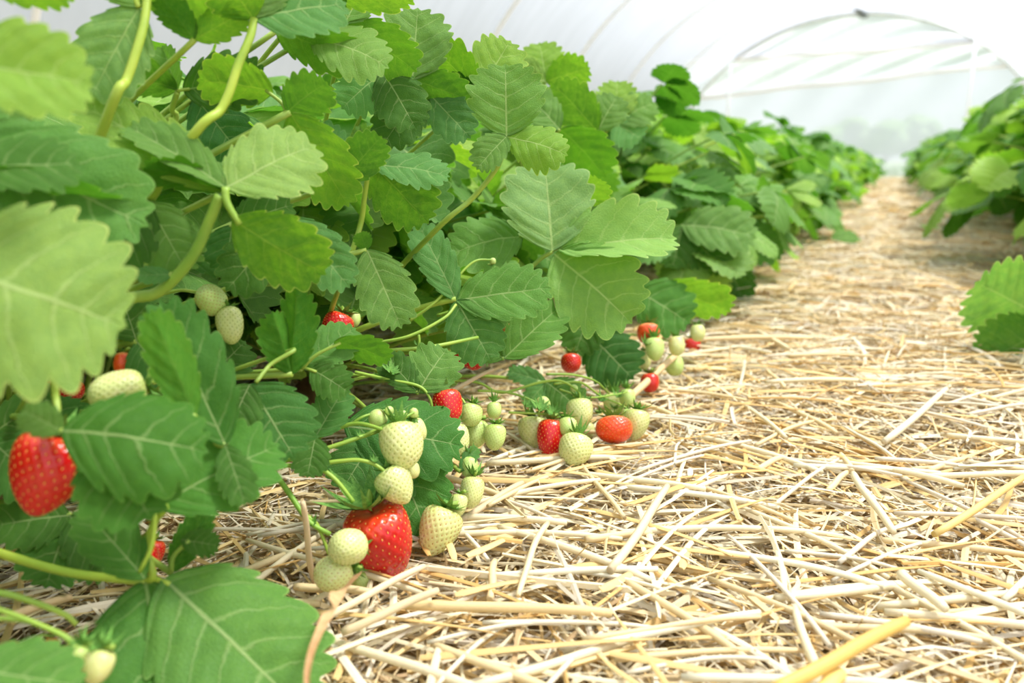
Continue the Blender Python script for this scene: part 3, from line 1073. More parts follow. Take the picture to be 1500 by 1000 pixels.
fruit_stem(C_, [(0, 545, .36), (30, 560, .37), (60, 620, .37), (72, 642, .365)], .0010)
fruit_stem(near[6], [(880, 500, 1.0), (920, 490, 1.02), (960, 496, 1.0), (985, 500, 1.0)], .0012)
fruit_stem(near[6], [(900, 520, 1.0), (940, 540, 1.0), (955, 550, 1.0)], .0011)


# ================================================================== strawberries
PROF = {
    0: [(0, .035), (.12, .01), (.30, .0), (.44, .07), (.50, .20), (.495, .38), (.435, .58), (.33, .76), (.20, .90), (.09, .975), (0, 1.0)],      # wide wedge
    1: [(0, .03), (.14, .0), (.33, .02), (.46, .13), (.50, .30), (.49, .48), (.44, .66), (.34, .82), (.20, .94), (.09, .985), (0, 1.0)],       # plump
    2: [(0, .03), (.15, .0), (.34, .04), (.46, .17), (.50, .36), (.50, .55), (.44, .75), (.32, .90), (.18, .975), (.08, .995), (0, 1.0)],      # rounded
    3: [(0, .03), (.12, .0), (.28, .03), (.41, .14), (.45, .30), (.43, .48), (.37, .66), (.28, .82), (.17, .93), (.07, .985), (0, 1.0)],       # slim cone
}


def berry_geo(shape, nseed, res=(110, 160), seedscale=1.0, dent=0.015):
    nr, nc = res
    prof = catmull(PROF[shape], 300)
    seg = np.r_[0, np.cumsum(np.linalg.norm(np.diff(prof, axis=0), axis=1))]
    u = seg / seg[-1]
    t = np.linspace(0.0, 1, nr)
    r = np.interp(t, u, prof[:, 0])
    z = -np.interp(t, u, prof[:, 1])
    a = np.linspace(0, 2 * PI, nc, endpoint=False)
    lump = 1 + 0.035 * np.sin(2 * a + shape)[None, :] + 0.02 * np.sin(3 * a + 1.3 * shape)[None, :] * np.sin(t * 3)[:, None]
    V = np.stack([r[:, None] * np.cos(a) * lump, r[:, None] * np.sin(a) * lump, np.broadcast_to(z[:, None], (nr, nc))], -1)
    # seeds on a spiral, even by area
    area = np.cumsum(r)
    area /= area[-1]
    k = (np.arange(nseed) + .5) / nseed
    k = 0.06 + k * 0.935
    ts = np.interp(k, area, t)
    ang = np.arange(nseed) * PI * (3 - math.sqrt(5))
    rs = np.interp(ts, u, prof[:, 0])
    zs = -np.interp(ts, u, prof[:, 1])
    ls = 1 + 0.035 * np.sin(2 * ang + shape) + 0.02 * np.sin(3 * ang + 1.3 * shape) * np.sin(ts * 3)
    S = np.stack([rs * np.cos(ang) * ls, rs * np.sin(ang) * ls, zs], -1)
    # outward normal of the profile
    dr = np.interp(ts + .01, u, prof[:, 0]) - np.interp(ts - .01, u, prof[:, 0])
    dz = -(np.interp(ts + .01, u, prof[:, 1]) - np.interp(ts - .01, u, prof[:, 1]))
    nl = np.sqrt(dr ** 2 + dz ** 2)
    nR, nZ = -dz / nl, dr / nl
    Nn = np.stack([nR * np.cos(ang), nR * np.sin(ang), nZ], -1)
    Vf = V.reshape(-1, 3)
    disp = np.zeros(len(Vf))
    sig = 0.030 * math.sqrt(160 / nseed)
    for s in S:
        d2 = ((Vf - s) ** 2).sum(1)
        disp = np.maximum(disp, np.exp(-d2 / (2 * sig ** 2)))
    dr = np.gradient(r)
    dz = np.gradient(z)
    nl = np.sqrt(dr ** 2 + dz ** 2) + 1e-9
    vn = np.stack([(-dz / nl)[:, None] * np.cos(a), (-dz / nl)[:, None] * np.sin(a), np.broadcast_to((dr / nl)[:, None], (nr, nc))], -1).reshape(-1, 3)
    Vf = Vf - vn * (disp * dent)[:, None]
    # seed bodies: small teardrops
    sv, sf = [], []
    la = np.linspace(0, 2 * PI, 6, endpoint=False)
    for s, n in zip(S, Nn):
        up = np.array([0, 0, 1.0]) - n * n[2]
        up /= np.linalg.norm(up) + 1e-9
        sd = np.cross(up, n)
        c = s - n * dent * 0.35
        sc = 0.0175 * seedscale * math.sqrt(160 / nseed)
        rings = [(0.05, -1.25, 0), (0.62, -.55, .3), (0.7, .2, .38), (0.4, .85, .25), (0.03, 1.25, 0)]
        b = len(sv)
        for (w, l, hgt) in rings:
            for q in la:
                sv.append(c + sd * sc * w * math.cos(q) + up * sc * l + n * sc * (0.62 * w * math.sin(q) + hgt * .5))
        f = grid_faces(5, 6, True) + b
        sf.append(f)
    return Vf, grid_faces(nr, nc, True), np.array(sv), np.vstack(sf)


def calyx_mesh(seed, nsep=11, length=0.42, lift=0.25, curlup=0.5):
    """ring of pointed sepals, berry units (width 1)"""
    rg = np.random.default_rng(seed)
    parts = []
    for i in range(nsep):
        a = 2 * PI * i / nsep + rg.uniform(-.15, .15)
        L = length * rg.uniform(.75, 1.15) * (1 if i % 2 else .8)
        W = L * rg.uniform(.30, .40)
        t = np.linspace(0, 1, 9)
        hw = W * 0.5 * np.interp(t, [0, .15, .35, .6, .85, 1], [.55, .8, 1, .75, .28, .01])
        up = lift * t * L + curlup * rg.uniform(.2, 1.3) * t ** 2 * L - 0.05 * (1 - (1 - t) ** 2) * (0.0 if i % 2 else 1)
        cols = np.array([-1, -.5, 0, .5, 1])
        X = hw[:, None] * cols[None, :]
        Yv = (0.03 + t * L)[:, None] + 0 * X
        Z = 0.045 + up[:, None] + 0.25 * np.abs(X)
        ca, sa = math.cos(a), math.sin(a)
        V = np.stack([ca * Yv - sa * X, sa * Yv + ca * X, Z], -1).reshape(-1, 3)
        uv = np.stack([np.abs(cols)[None, :] + 0 * X, 0 * X], -1).reshape(-1, 2)
        parts.append((V, grid_faces(9, 5), uv))
    v, f, u = join_geo(parts)
    return mesh('calyx', v, f, M['calyx'], u)


CAL = [calyx_mesh(1, 11, .46, .15, .5), calyx_mesh(2, 12, .5, .5, .9), calyx_mesh(3, 10, .42, .05, .3), calyx_mesh(4, 13, .50, .35, .8)]
BER = {}


def berry_meshes(shape, nseed, hi):
    key = (shape, nseed, hi)
    if key not in BER:
        BER[key] = berry_geo(shape, nseed, (110, 160) if hi else (60, 84), 1.0 if hi else 1.15)
    return BER[key]


BM = {}


def get_berry(shape, nseed, hi, kind, seedmat):
    k1 = (shape, nseed, hi, kind)
    if k1 not in BM:
        v, f, sv, sf = berry_meshes(shape, nseed, hi)
        BM[k1] = mesh('strawberry', v, f, M[kind])
    k2 = (shape, nseed, hi, seedmat, 's')
    if k2 not in BM:
        v, f, sv, sf = berry_meshes(shape, nseed, hi)
        BM[k2] = mesh('seeds', sv, sf, M[seedmat])
    return BM[k1], BM[k2]


def berry(px, py, d, w, h, ang, label, kind='red', shape=1, lean=0.12, seed='seed_yellow', cal=0, cs=1.15, ground=False, ns=None, spin=None, group=None, stalk=0.2, z0=0.026):
    """px, py: centre; w, h: size in px; ang: direction of the tip, degrees clockwise from straight down as seen; lean: tip towards the viewer"""
    if ground:
        d = ground_depth(px, py + max(w, h) * 0.45, z0)
    s = d / FPX
    W, Hh = w * s, h * s
    a = math.radians(ang)
    axis = (-UPV * math.cos(a) - RIGHT * math.sin(a)) * math.cos(lean) - FWD * math.sin(lean)
    zax = -axis.normalized()           # local +Z points to the calyx
    c = P(px, py, d)
    o = c + zax * (Hh * 0.5)
    x = RIGHT - zax * RIGHT.dot(zax)
    x.normalize()
    sp = random.uniform(0, 6.28) if spin is None else spin
    x = Quaternion(zax, sp) @ x
    y = zax.cross(x)
    hi = w > 44
    n = ns or (210 if kind in ('red', 'orange') else 230)
    bm, sm = get_berry(shape, n, hi, kind, seed)
    root = bpy.data.objects.new('strawberry', bm)
    COL.objects.link(root)
    root.matrix_basis = mat4(x * W, y * W, zax * Hh, o)
    tag(root, label, 'strawberry', group)
    so = bpy.data.objects.new('seeds', sm)
    COL.objects.link(so)
    so.parent = root
    co = bpy.data.objects.new('calyx', CAL[cal])
    COL.objects.link(co)
    co.parent = root
    co.matrix_local = Matrix.Diagonal((cs, cs, cs * W / Hh, 1))
    if stalk:
        st = bpy.data.objects.new('stalk', STALK)
        COL.objects.link(st)
        st.parent = root
        st.matrix_local = Matrix.Diagonal((0.0022 / W, 0.0022 / W, stalk * W / Hh * 1.0, 1))
    return root


STALK = tube_mesh('stalk', [(0, 0, -.03), (0.2, 0, .3), (.9, 0, .7), (2.2, 0, 1.0)], [.5, .5, .5], M['stem'], 7, 10)

R = berry
R(68, 697, .365, 106, 120, 14, 'large ripe red strawberry at the left edge under the drooping leaves', 'red', 0, .15, cal=0, ns=220)
R(561, 797, .485, 100, 120, -16, 'large glossy ripe red strawberry lying on the straw, lowest of the centre cluster', 'red', 0, -.35, cal=3, cs=1.2, ground=True, ns=250, spin=1.0, z0=.016)
R(656, 598, .575, 44, 54, -8, 'bright red strawberry on top of the cluster, beside the dark leaf edge', 'red', 1, .2, cal=0)
R(494, 478, .63, 46, 40, 20, 'red strawberry tucked behind the small leaf, above the stipule tuft', 'red', 2, .2)
R(688, 514, .695, 46, 60, -25, 'red strawberry in the shade behind the dark leaf left of the long dry straw', 'red', 1, .1)
R(836, 532, .84, 30, 28, 0, 'small shaded red strawberry behind the curved green stalk', 'red', 2, .2)
R(952, 561, .95, 28, 28, 0, 'small crimson strawberry on the straw below the slanting thick straw', 'red', 2, .2, ground=True)
R(950, 489, .90, 34, 30, 0, 'orange-red strawberry under the leaf, above the greenish berries at the row edge', 'orange', 2, .2)
R(806, 643, .72, 40, 56, 5, 'crimson strawberry wedged between two white berries', 'red', 1, .2, ground=True)
R(900, 630, .78, 52, 36, 0, 'orange-red strawberry lying on the straw under the small white berries', 'orange', 2, .5, ground=True)
R(197, 822, .44, 66, 52, 0, 'red strawberry mostly hidden below the three-part leaf at bottom left', 'red', 2, .2)
R(222, 812, .47, 36, 42, 10, 'pinkish red strawberry glimpsed between stalk and folded leaf', 'red', 1, .2)
R(96, 572, .47, 50, 34, 0, 'dark red strawberry deep in the shade above the large red one', 'red', 2, .2)
R(180, 533, .45, 26, 34, 0, 'reddish strawberry tip showing above the pale berry', 'orange', 2, .2)
R(1014, 506, 1.12, 24, 20, 0, 'small dark pink strawberry at the outer edge of the furthest cluster', 'red', 2, .2)
R(75, 944, .38, 20, 20, 0, 'scrap of red strawberry beside the stalks in the bottom left corner', 'red', 2, .2)
R(491, 524, .60, 14, 14, 0, 'tiny red strawberry spot between two overlapping leaves', 'red', 2, .2)
R(1478, 291, 2.2, 12, 14, 0, 'tiny red strawberry hanging at the foot of the right row', 'red', 1, .2)
w_ = 'white'
R(308, 438, .475, 42, 44, 140, 'olive green strawberry, upper of the pair among the leaves', 'green', 2, .5, 'seed_brown', cal=2)
R(337, 478, .475, 40, 56, -15, 'pale green strawberry, lower of the pair among the leaves', w_, 1, .3, 'seed_green', cal=2, spin=2)
R(171, 574, .395, 62, 78, 75, 'cream strawberry lying behind the round shaded leaf', w_, 2, .5, 'seed_green', cal=0)
R(589, 654, .495, 64, 68, -12, 'largest cream strawberry, top of the centre cluster', w_, 1, .35, 'seed_green', cal=1, cs=.8, spin=.5)
R(582, 713, .49, 56, 57, -35, 'cream strawberry resting on the big red one', w_, 0, .25, 'seed_green', cal=0, cs=.9)
R(604, 689, .51, 22, 24, -10, 'tiny cream strawberry squeezed behind the two big cream ones', w_, 2, .2, 'seed_green')
R(612, 630, .52, 28, 34, -30, 'pale strawberry just behind the largest cream one', w_, 1, .2, 'seed_green')
R(508, 801, .452, 53, 54, 100, 'round pale green strawberry in front of the big red one', w_, 2, .8, 'seed_green', cal=2, cs=.8)
R(487, 840, .458, 54, 54, 75, 'pale strawberry behind the tip of the big bottom leaf', w_, 2, .5, 'seed_brown', cal=0)
R(530, 852, .49, 30, 30, 0, 'small green strawberry with frilled calyx under the big red one', 'green', 2, .2, 'seed_green', cal=1)
R(641, 780, .53, 62, 72, 22, 'cream strawberry with rust red seeds partly under the large dark leaf', w_, 0, .25, 'seed_brown', cal=0, ground=True, z0=.020)
R(669, 646, .57, 38, 48, -10, 'cream strawberry right of the bright red one, overlapping the leaf edge', w_, 1, .3, 'seed_green')
R(645, 613, .565, 26, 24, 0, 'small cream strawberry just below the bright red one', w_, 2, .2, 'seed_green')
R(690, 608, .60, 33, 33, 10, 'pale green strawberry touching the right side of the bright red one', 'green', 2, .3, 'seed_green')
R(697, 636, .61, 34, 42, 10, 'greenish strawberry below the one touching the bright red berry', 'green', 1, .3, 'seed_green')
R(725, 641, .60, 32, 38, 5, 'pale green strawberry standing alone on the right of the centre cluster', 'green', 1, .3, 'seed_green')
R(671, 741, .54, 26, 34, 10, 'small cream strawberry between the dark leaf and the straw', w_, 1, .3, 'seed_green')
R(691, 722, .555, 36, 46, 8, 'greenish cream strawberry above the slanting straw', w_, 1, .3, 'seed_green', cal=1)
R(687, 684, .565, 26, 30, 0, 'small pale strawberry under a curled green stalk', 'green', 2, .3, 'seed_green', cal=1)
R(724, 601, .63, 22, 24, 0, 'tiny round green strawberry with drooping calyx', 'green', 2, .3, 'seed_green', cal=1)
R(781, 634, .69, 45, 46, -3, 'white heart-shaped strawberry, leftmost of the second cluster', w_, 0, .25, 'seed_green', ground=True)
R(850, 605, .71, 38, 42, -5, 'white strawberry at the top of the second cluster', w_, 1, .25, 'seed_green', cal=1, cs=.8)
R(831, 626, .68, 29, 28, 0, 'small round yellow-green strawberry in the middle of the second cluster', 'green', 2, .5, 'seed_green')
R(842, 660, .68, 50, 46, 15, 'white strawberry lowest in the second cluster, lying on straw', w_, 1, .5, 'seed_green', cal=1, cs=.8, ground=True)
R(860, 632, .73, 22, 26, 0, 'small pale strawberry hidden behind the white pair', w_, 2, .2, 'seed_green')
R(931, 623, .77, 40, 44, 10, 'pale strawberry at the right end of the second cluster', w_, 0, .25, 'seed_green', ground=True)
R(919, 583, .80, 24, 26, 0, 'round yellow-green strawberry near the tip of the slanting straw', 'green', 2, .3, 'seed_green', cal=1)
R(899, 593, .82, 30, 34, 0, 'white strawberry half behind the round yellow-green one', w_, 1, .3, 'seed_green', cal=1)
R(901, 614, .81, 24, 28, 0, 'small white strawberry above the orange-red one', w_, 2, .3, 'seed_green')
R(919, 608, .78, 17, 18, 0, 'tiny green strawberry between pale ones at the cluster end', 'green', 2, .3, 'seed_green')
R(880, 618, .80, 24, 24, 0, 'small dark green strawberry left of the small white one', 'green', 2, .3, 'seed_green')
R(959, 512, .88, 28, 34, 0, 'greenish strawberry in front of the upper orange one', 'green', 1, .3, 'seed_green', cal=1)
R(991, 507, .90, 24, 28, 0, 'pale round strawberry beside the upright straw in the furthest cluster', w_, 2, .3, 'seed_green')
R(988, 536, 1.02, 28, 30, 0, 'pale green strawberry lying on straw behind the slanting straw', 'green', 2, .3, 'seed_green', ground=True)
R(944, 528, .90, 20, 28, 0, 'dull pale strawberry behind the greenish one', w_, 1, .3, 'seed_green')
R(1022, 488, .98, 22, 24, 0, 'pale strawberry below the yellow-green leaf edge', w_, 2, .3, 'seed_green')
R(519, 468, .64, 18, 22, 0, 'small pale strawberry right of the red one in the shade', 'green', 2, .3, 'seed_green')
R(113, 962, .33, 34, 34, 20, 'yellowish strawberry in the bottom left corner, left of the spotted one', 'green', 2, .3, 'seed_brown', cal=1)
R(143, 977, .325, 42, 50, 15, 'white spotted strawberry cut by the bottom picture edge', w_, 1, .3, 'seed_brown', cal=1)
R(1086, 384, 1.6, 18, 18, 0, 'tiny cream strawberry low on the left row beside the path', w_, 2, .3, 'seed_green')
for (x, y, d, w, lab) in [(553, 612, .505, 26, 'green seed-headed young strawberry wrapped in its calyx'), (570, 601, .51, 13, 'tiny green bud leftmost of three above the largest cream berry'),
                          (590, 607, .51, 13, 'tiny green bud in the middle of three above the largest cream berry'), (606, 604, .515, 14, 'tiny green bud rightmost of three above the largest cream berry'),
                          (795, 590, .70, 20, 'small green bud on the arching stalks of the second cluster'), (841, 569, .74, 12, 'tiny green bud under the top of the arching stalk'),
                          (803, 372, .68, 8, None), (722, 382, .68, 9, 'dried brown-green bud ending the thin stalk by the large three-part leaf')]:
    if lab is None:
        continue
    b = R(x, y, d, w, w, 180 if w < 15 else 150, lab, 'green', 2, .3, 'seed_green', cal=1, cs=1.35)
    b.name = 'strawberry_bud'
    b['category'] = 'bud'

# leafy bracts where the fruit stalks branch
for (x, y, d, w_px, pl, tilt) in [(574, 547, .572, 34, A_, .3), (560, 556, .572, 24, A_, -.4), (548, 676, .485, 16, A_, .2), (528, 640, .495, 16, A_, .2), (458, 768, .473, 26, A_, -.3),
                                  (628, 626, .565, 18, A_, .3), (792, 600, .69, 34, B2, .1), (812, 606, .69, 26, B2, -.3), (770, 596, .69, 24, B2, .4), (880, 588, .76, 24, B2, .2), (905, 582, .78, 22, B2, 0), (858, 590, .73, 24, B2, .1), (946, 505, .88, 24, near[6], .2), (612, 506, .6, 12, A_, 0), (112, 945, .33, 22, C_, .3), (143, 950, .325, 26, C_, -.2)]:
    o = bpy.data.objects.new('bract', CAL[1 if w_px < 26 else 3])
    COL.objects.link(o)
    o.parent = pl
    s_ = w_px * d / FPX
    q_ = (UP + RIGHT * tilt - FWD * .5).to_track_quat('Z', 'Y').to_matrix().to_4x4()
    o.matrix_local = PW(pl).inverted() @ (Matrix.Translation(P(x, y, d)) @ q_ @ Matrix.Scale(s_, 4))

# ================================================================== straw
TONES = np.array([(0.90, 0.73, 0.42), (0.87, 0.66, 0.30), (0.93, 0.82, 0.56), (0.78, 0.51, 0.18), (0.85, 0.76, 0.60), (0.58, 0.40, 0.20), (0.95, 0.87, 0.67), (0.83, 0.60, 0.25)])
TW = np.array([.20, .12, .24, .07, .12, .04, .16, .05])


def straw_batch(rg, n, xr, yr, zr, length, width, rings=4, tube=0.5, tilt=0.10, mound=None, keep=None):
    """n straws as one array of geometry: tubes and flat split stalks"""
    cx = rg.uniform(*xr, n)
    cy = rg.uniform(*yr, n)
    if keep is not None:
        m = keep(cx, cy)
        cx, cy = cx[m], cy[m]
        n = len(cx)
    cz = rg.uniform(*zr, n)
    if mound is not None:
        cz = cz + mound(cx, cy)
    L = length[0] + (length[1] - length[0]) * rg.random(n) ** 1.6
    W = rg.uniform(*width, n)
    yaw = rg.uniform(0, PI, n)
    pit = rg.normal(0, tilt, n)
    bend = rg.normal(0, 0.035, n)
    t = np.linspace(-.5, .5, rings)
    lx = L[:, None] * t[None, :]
    ly = bend[:, None] * L[:, None] * (t ** 2 * 4 - 0.5)[None, :]
    kt = rg.uniform(-.35, .35, n)
    kk_ = np.where(rg.random(n) < .35, rg.normal(0, .45, n), 0)
    ly = ly + kk_[:, None] * L[:, None] * np.maximum(t[None, :] - kt[:, None], 0)
    lz = np.tan(pit)[:, None] * lx - np.abs(rg.normal(0, .03, n))[:, None] * L[:, None] * (t ** 2 * 4)[None, :]
    c, s = np.cos(yaw)[:, None], np.sin(yaw)[:, None]
    PX = cx[:, None] + c * lx - s * ly
    PY = cy[:, None] + s * lx + c * ly
    PZ = np.maximum(cz[:, None] + lz, 0.002)
    istube = rg.random(n) < tube
    # cross-section: 4 points; tube = diamond-ish, flat = thin arch
    rl = rg.uniform(-.7, .7, n)
    ca = []
    for k, (a, hgt) in enumerate(((0, 0), (PI / 2, 1), (PI, 0), (1.5 * PI, -1))):
        sx = np.cos(a)
        tz = np.where(istube, np.sin(a) * 0.95, (0.28 if hgt > 0 else 0.10 if hgt < 0 else 0.0))
        xx = sx * np.cos(rl) - tz * np.sin(rl)
        zz = sx * np.sin(rl) + tz * np.cos(rl)
        ca.append((xx, zz))
    ws = np.interp(np.linspace(0, 1, rings), [0, .15, .85, 1], [.8, 1, 1, .7])[None, :] * W[:, None] * 0.5
    V = np.zeros((n, rings, 4, 3), np.float32)
    for k, (xx, zz) in enumerate(ca):
        V[:, :, k, 0] = PX - s * xx[:, None] * ws
        V[:, :, k, 1] = PY + c * xx[:, None] * ws
        V[:, :, k, 2] = PZ + zz[:, None] * ws
    gf = grid_faces(rings, 4, True)
    caps = np.array([[3, 2, 1, 0], [(rings - 1) * 4 + i for i in range(4)]])
    gf = np.vstack([gf, caps])
    F = (gf[None] + (np.arange(n) * rings * 4)[:, None, None]).reshape(-1, 4)
    pick = rg.choice(len(TONES), n, p=TW / TW.sum())
    tone = TONES[pick] * rg.uniform(.82, 1.06, (n, 1))
    tone = np.repeat(np.clip(tone, 0, .97), rings * 4, axis=0)
    U = np.zeros((n, rings, 4, 2), np.float32)
    U[..., 0] = (np.arange(4) * .25)[None, None, :] + rg.uniform(0, 40, n)[:, None, None]
    U[..., 1] = (t[None, :, None] * (L / 0.03)[:, None, None]) + rg.uniform(0, 90, n)[:, None, None]
    return V.reshape(-1, 3), F, U.reshape(-1, 2), tone


def mound(x, y):
    """soft humps of the litter, rising a little towards the right row"""
    return 0.006 * np.sin(x * 9 + 1) * np.sin(y * 7 + .5) + 0.03 * np.clip((x - 0.42) / 0.3, 0, 1)


rs = np.random.default_rng(5)


def in_view(cx, cy):
    z = -cx * math.sin(YAW) * 1 + cy * math.cos(YAW)
    xx = cx * math.cos(YAW) + cy * math.sin(YAW)
    return (z > 0.1) & (np.abs(xx) < z * 0.72 + 0.25)


batches = [
    straw_batch(rs, 36000, (-1.1, 1.0), (0.15, 1.5), (0.001, 0.016), (.02, .13), (.0010, .0036), 4, .4, .09, mound, in_view),
    straw_batch(rs, 7000, (-1.1, 1.0), (0.15, 1.5), (0.013, 0.024), (.03, .17), (.0016, .0046), 6, .35, .07, mound, in_view),
    straw_batch(rs, 16000, (-.9, 1.0), (0.15, 1.5), (0.012, 0.022), (.012, .05), (.0006, .0018), 3, .2, .3, mound, in_view),
    straw_batch(rs, 30000, (-1.0, 1.3), (1.4, 4.0), (0.001, 0.018), (.05, .2), (.0026, .0056), 3, .5, .09, mound, in_view),
    straw_batch(rs, 24000, (-1.0, 1.6), (3.8, 13.5), (0.001, 0.02), (.08, .28), (.006, .012), 3, .4, .1, mound),
]
v, f, u, tn, off = [], [], [], [], 0
for a, b, c, d in batches:
    v.append(a)
    f.append(b + off)
    u.append(c)
    tn.append(d)
    off += len(a)
so = link('straw', mesh('straw', np.vstack(v), np.vstack(f), M['straw'], np.vstack(u), np.vstack(tn), smooth=False))
tag(so, 'thick mat of dry golden straw covering the path between the plant rows', 'straw', kind='stuff')


def one_straw(rg, L, W, bend, tone, tube=True, n=9, twist=0.0):
    t = np.linspace(-.5, .5, n)
    path = np.stack([L * t, bend * L * (t ** 2 * 4 - .5) + 0.0006 * np.sin(t * 7), -0.02 * L * (t ** 2 * 4)], -1)
    if tube:
        r = W * .5 * np.interp(np.linspace(0, 1, n), [0, .06, .5, .53, .56, .95, 1], [.85, 1, 1, 1.25, 1, .9, .75])
        v, f, tri = tube_geo(path, r, 8)
        nn = len(path)
        u = np.zeros((len(v), 2))
        u[:nn * 8, 0] = np.tile(np.arange(8) / 8, nn)
        u[:nn * 8, 1] = np.repeat(np.linspace(0, L / .03, nn), 8)
        # slit-open hollow end reads as a dark rim: recess the cap centres
        v[-2] += [0.001, 0, 0]
        F = np.vstack([f[:, [0, 1, 2]], f[:, [0, 2, 3]], tri])
    else:
        cols = np.array([-1, -.45, 0, .45, 1.0])
        ww = W * .5 * np.interp(np.linspace(0, 1, n), [0, .1, .8, 1], [.6, 1, .9, .25])
        top = np.zeros((n, 5, 3))
        tw = twist * t
        top[:, :, 0] = path[:, 0][:, None]
        top[:, :, 1] = path[:, 1][:, None] + ww[:, None] * cols * np.cos(tw)[:, None]
        top[:, :, 2] = path[:, 2][:, None] + ww[:, None] * cols * np.sin(tw)[:, None] + ww[:, None] * .35 * (1 - cols ** 2)
        bot = top.copy()
        bot[:, :, 2] -= 0.0004
        v = np.vstack([top.reshape(-1, 3), bot.reshape(-1, 3)])
        f1 = grid_faces(n, 5)
        f2 = (grid_faces(n, 5) + n * 5)[:, ::-1]
        F4 = np.vstack([f1[:, ::-1], f2[:, ::-1]])
        F = np.vstack([F4[:, [0, 1, 2]], F4[:, [0, 2, 3]]])
        u = np.zeros((len(v), 2))
        u[:, 0] = np.tile(cols * .4, 2 * n)
        u[:, 1] = np.tile(np.repeat(np.linspace(0, L / .03, n), 5), 2)
    return v, F, u, np.tile(tone, (len(v), 1))


STR = []
for i in range(26):
    rg = np.random.default_rng(300 + i)
    tone = TONES[i % 8 if i % 8 != 5 else 2] * rg.uniform(.95, 1.06)
    v, F, u, tn = one_straw(rg, rg.uniform(.04, .14), rg.uniform(.0020, .0048), rg.normal(0, .02), np.clip(tone, 0, .97), i % 2 == 0, 11, rg.uniform(-1, 1))
    STR.append(mesh('straw_stalk', v, F, M['straw'], u, tn))

k = 0
tr = 0
while k < 285 and tr < 20000:
    tr += 1
    x, y = rs.uniform(-.34, .75), rs.uniform(.28, 1.25)
    px, py, z = proj(Vector((x, y, .02)))
    if z < .2 or not (-20 < px < 1520 and 380 < py < 1020):
        continue
    if px < 330 and py < 800:
        continue
    # denser towards the viewer
    if rs.random() > (0.42 / y) ** 1.6:
        continue
    o = bpy.data.objects.new('straw_stalk', STR[k % 26])
    COL.objects.link(o)
    o.location = (x, y, 0.0235 + float(mound(x, y)) + rs.uniform(0, .004))
    ya = rs.normal(YAW, .55) if rs.random() < .62 else rs.uniform(0, PI)
    o.rotation_euler = (rs.uniform(-.4, .4), rs.normal(0, .035), ya)
    tag(o, 'loose golden straw stalk lying on top of the straw mat', 'straw stalk', 'loose straw stalks on the path')
    k += 1


def straw_between(a, b, W, tone, label, tube=True, name='straw_stalk', bend=0.02):
    A, B = P(*a), P(*b)
    L = (B - A).length
    rg = np.random.default_rng(int(a[0]))
    v, F, u, tn = one_straw(rg, L, W, bend, np.array(tone), tube, 13)
    me = mesh(name, v, F, M['straw'], u, tn)
    x = (B - A).normalized()
    z = (UP - x * x.z).normalized()
    y = z.cross(x)
    o = link(name, me)
    o.matrix_basis = mat4(x, y, z, (A + B) / 2)
    tag(o, label, 'straw stalk')
    return o


def gd(px, py, z):
    return (px, py, ground_depth(px, py, z))


straw_between(gd(585, 882, .030), gd(897, 893, .030), .0056, (.90, .70, .36), 'long thick pale straw lying level in front of the red strawberry')
straw_between(gd(672, 762, .030), gd(766, 704, .034), .0048, (.80, .64, .40), 'thick straw slanting up beside the spotted cream strawberry')
straw_between(gd(912, 588, .03), (992, 517, .93), .0075, (.86, .66, .36), 'thick straw slanting over the second cluster towards the far green berries')
straw_between(gd(462, 858, .02), (443, 733, .455), .0036, (.84, .66, .42), 'thin upright straw leaning in front of the green stalk')
straw_between(gd(470, 905, .03), gd(622, 826, .034), .0042, (.92, .78, .52), 'pale straw with frayed tip crossing the foot of the big red strawberry')
straw_between(gd(500, 925, .03), gd(642, 862, .04), .0046, (.84, .68, .42), 'greyish straw crossing just below the frayed one')
straw_between(gd(1130, 1010, .055), gd(1330, 905, .06), .0062, (.88, .60, .16), 'thick blurred orange-gold straw near the bottom right')
straw_between(gd(1195, 1020, .05), gd(1232, 985, .05), .0075, (.95, .74, .25), 'short fat yellow straw end at the bottom edge')
straw_between(gd(800, 762, .035), gd(757, 868, .03), .0038, (.93, .80, .50), 'bright yellow straw slanting between crossing straws right of the spotted berry')
straw_between(gd(1248, 690, .035), gd(1308, 775, .03), .0052, (.94, .84, .58), 'cream straw slanting down across the middle of the path')
straw_between(gd(1372, 778, .03), gd(1510, 690, .04), .0050, (.88, .66, .24), 'yellow straw slanting up to the right picture edge')
straw_between(gd(1318, 838, .03), gd(1385, 890, .03), .0060, (.95, .86, .62), 'short cream straw on the mat left of the yellow one')
straw_between(gd(897, 830, .03), gd(980, 707, .035), .0055, (.90, .76, .50), 'pale split straw standing forward in the middle of the mat')
straw_between(gd(735, 485, .03)[:2] + (.70,), (796, 437, .69), .0034, (.70, .38, .12), 'orange-brown straw caught in the leaves below the large three-part leaf')
straw_between(gd(1010, 495, .03), gd(1190, 492, .03), .0062, (.92, .74, .44), 'long level straw passing the furthest berries')
straw_between((962, 555, .95), (985, 497, .97), .0045, (.82, .70, .52), 'grey upright straw beside the pale round berry')
straw_between(gd(660, 572, .05)[:2] + (.66,), gd(722, 540, .05)[:2] + (.68,), .0035, (.72, .55, .34), 'thin bent straw under the shaded red strawberry')
straw_between((1300, 640, ground_depth(1300, 640, .03)), (1395, 560, ground_depth(1395, 560, .03)), .006, (.93, .84, .62), 'pale straw pointing at the leaf by the right edge')
straw_between((0, 905, .40), (105, 872, .42), .0042, (.80, .60, .34), 'brownish straw under the arching stalk at bottom left')

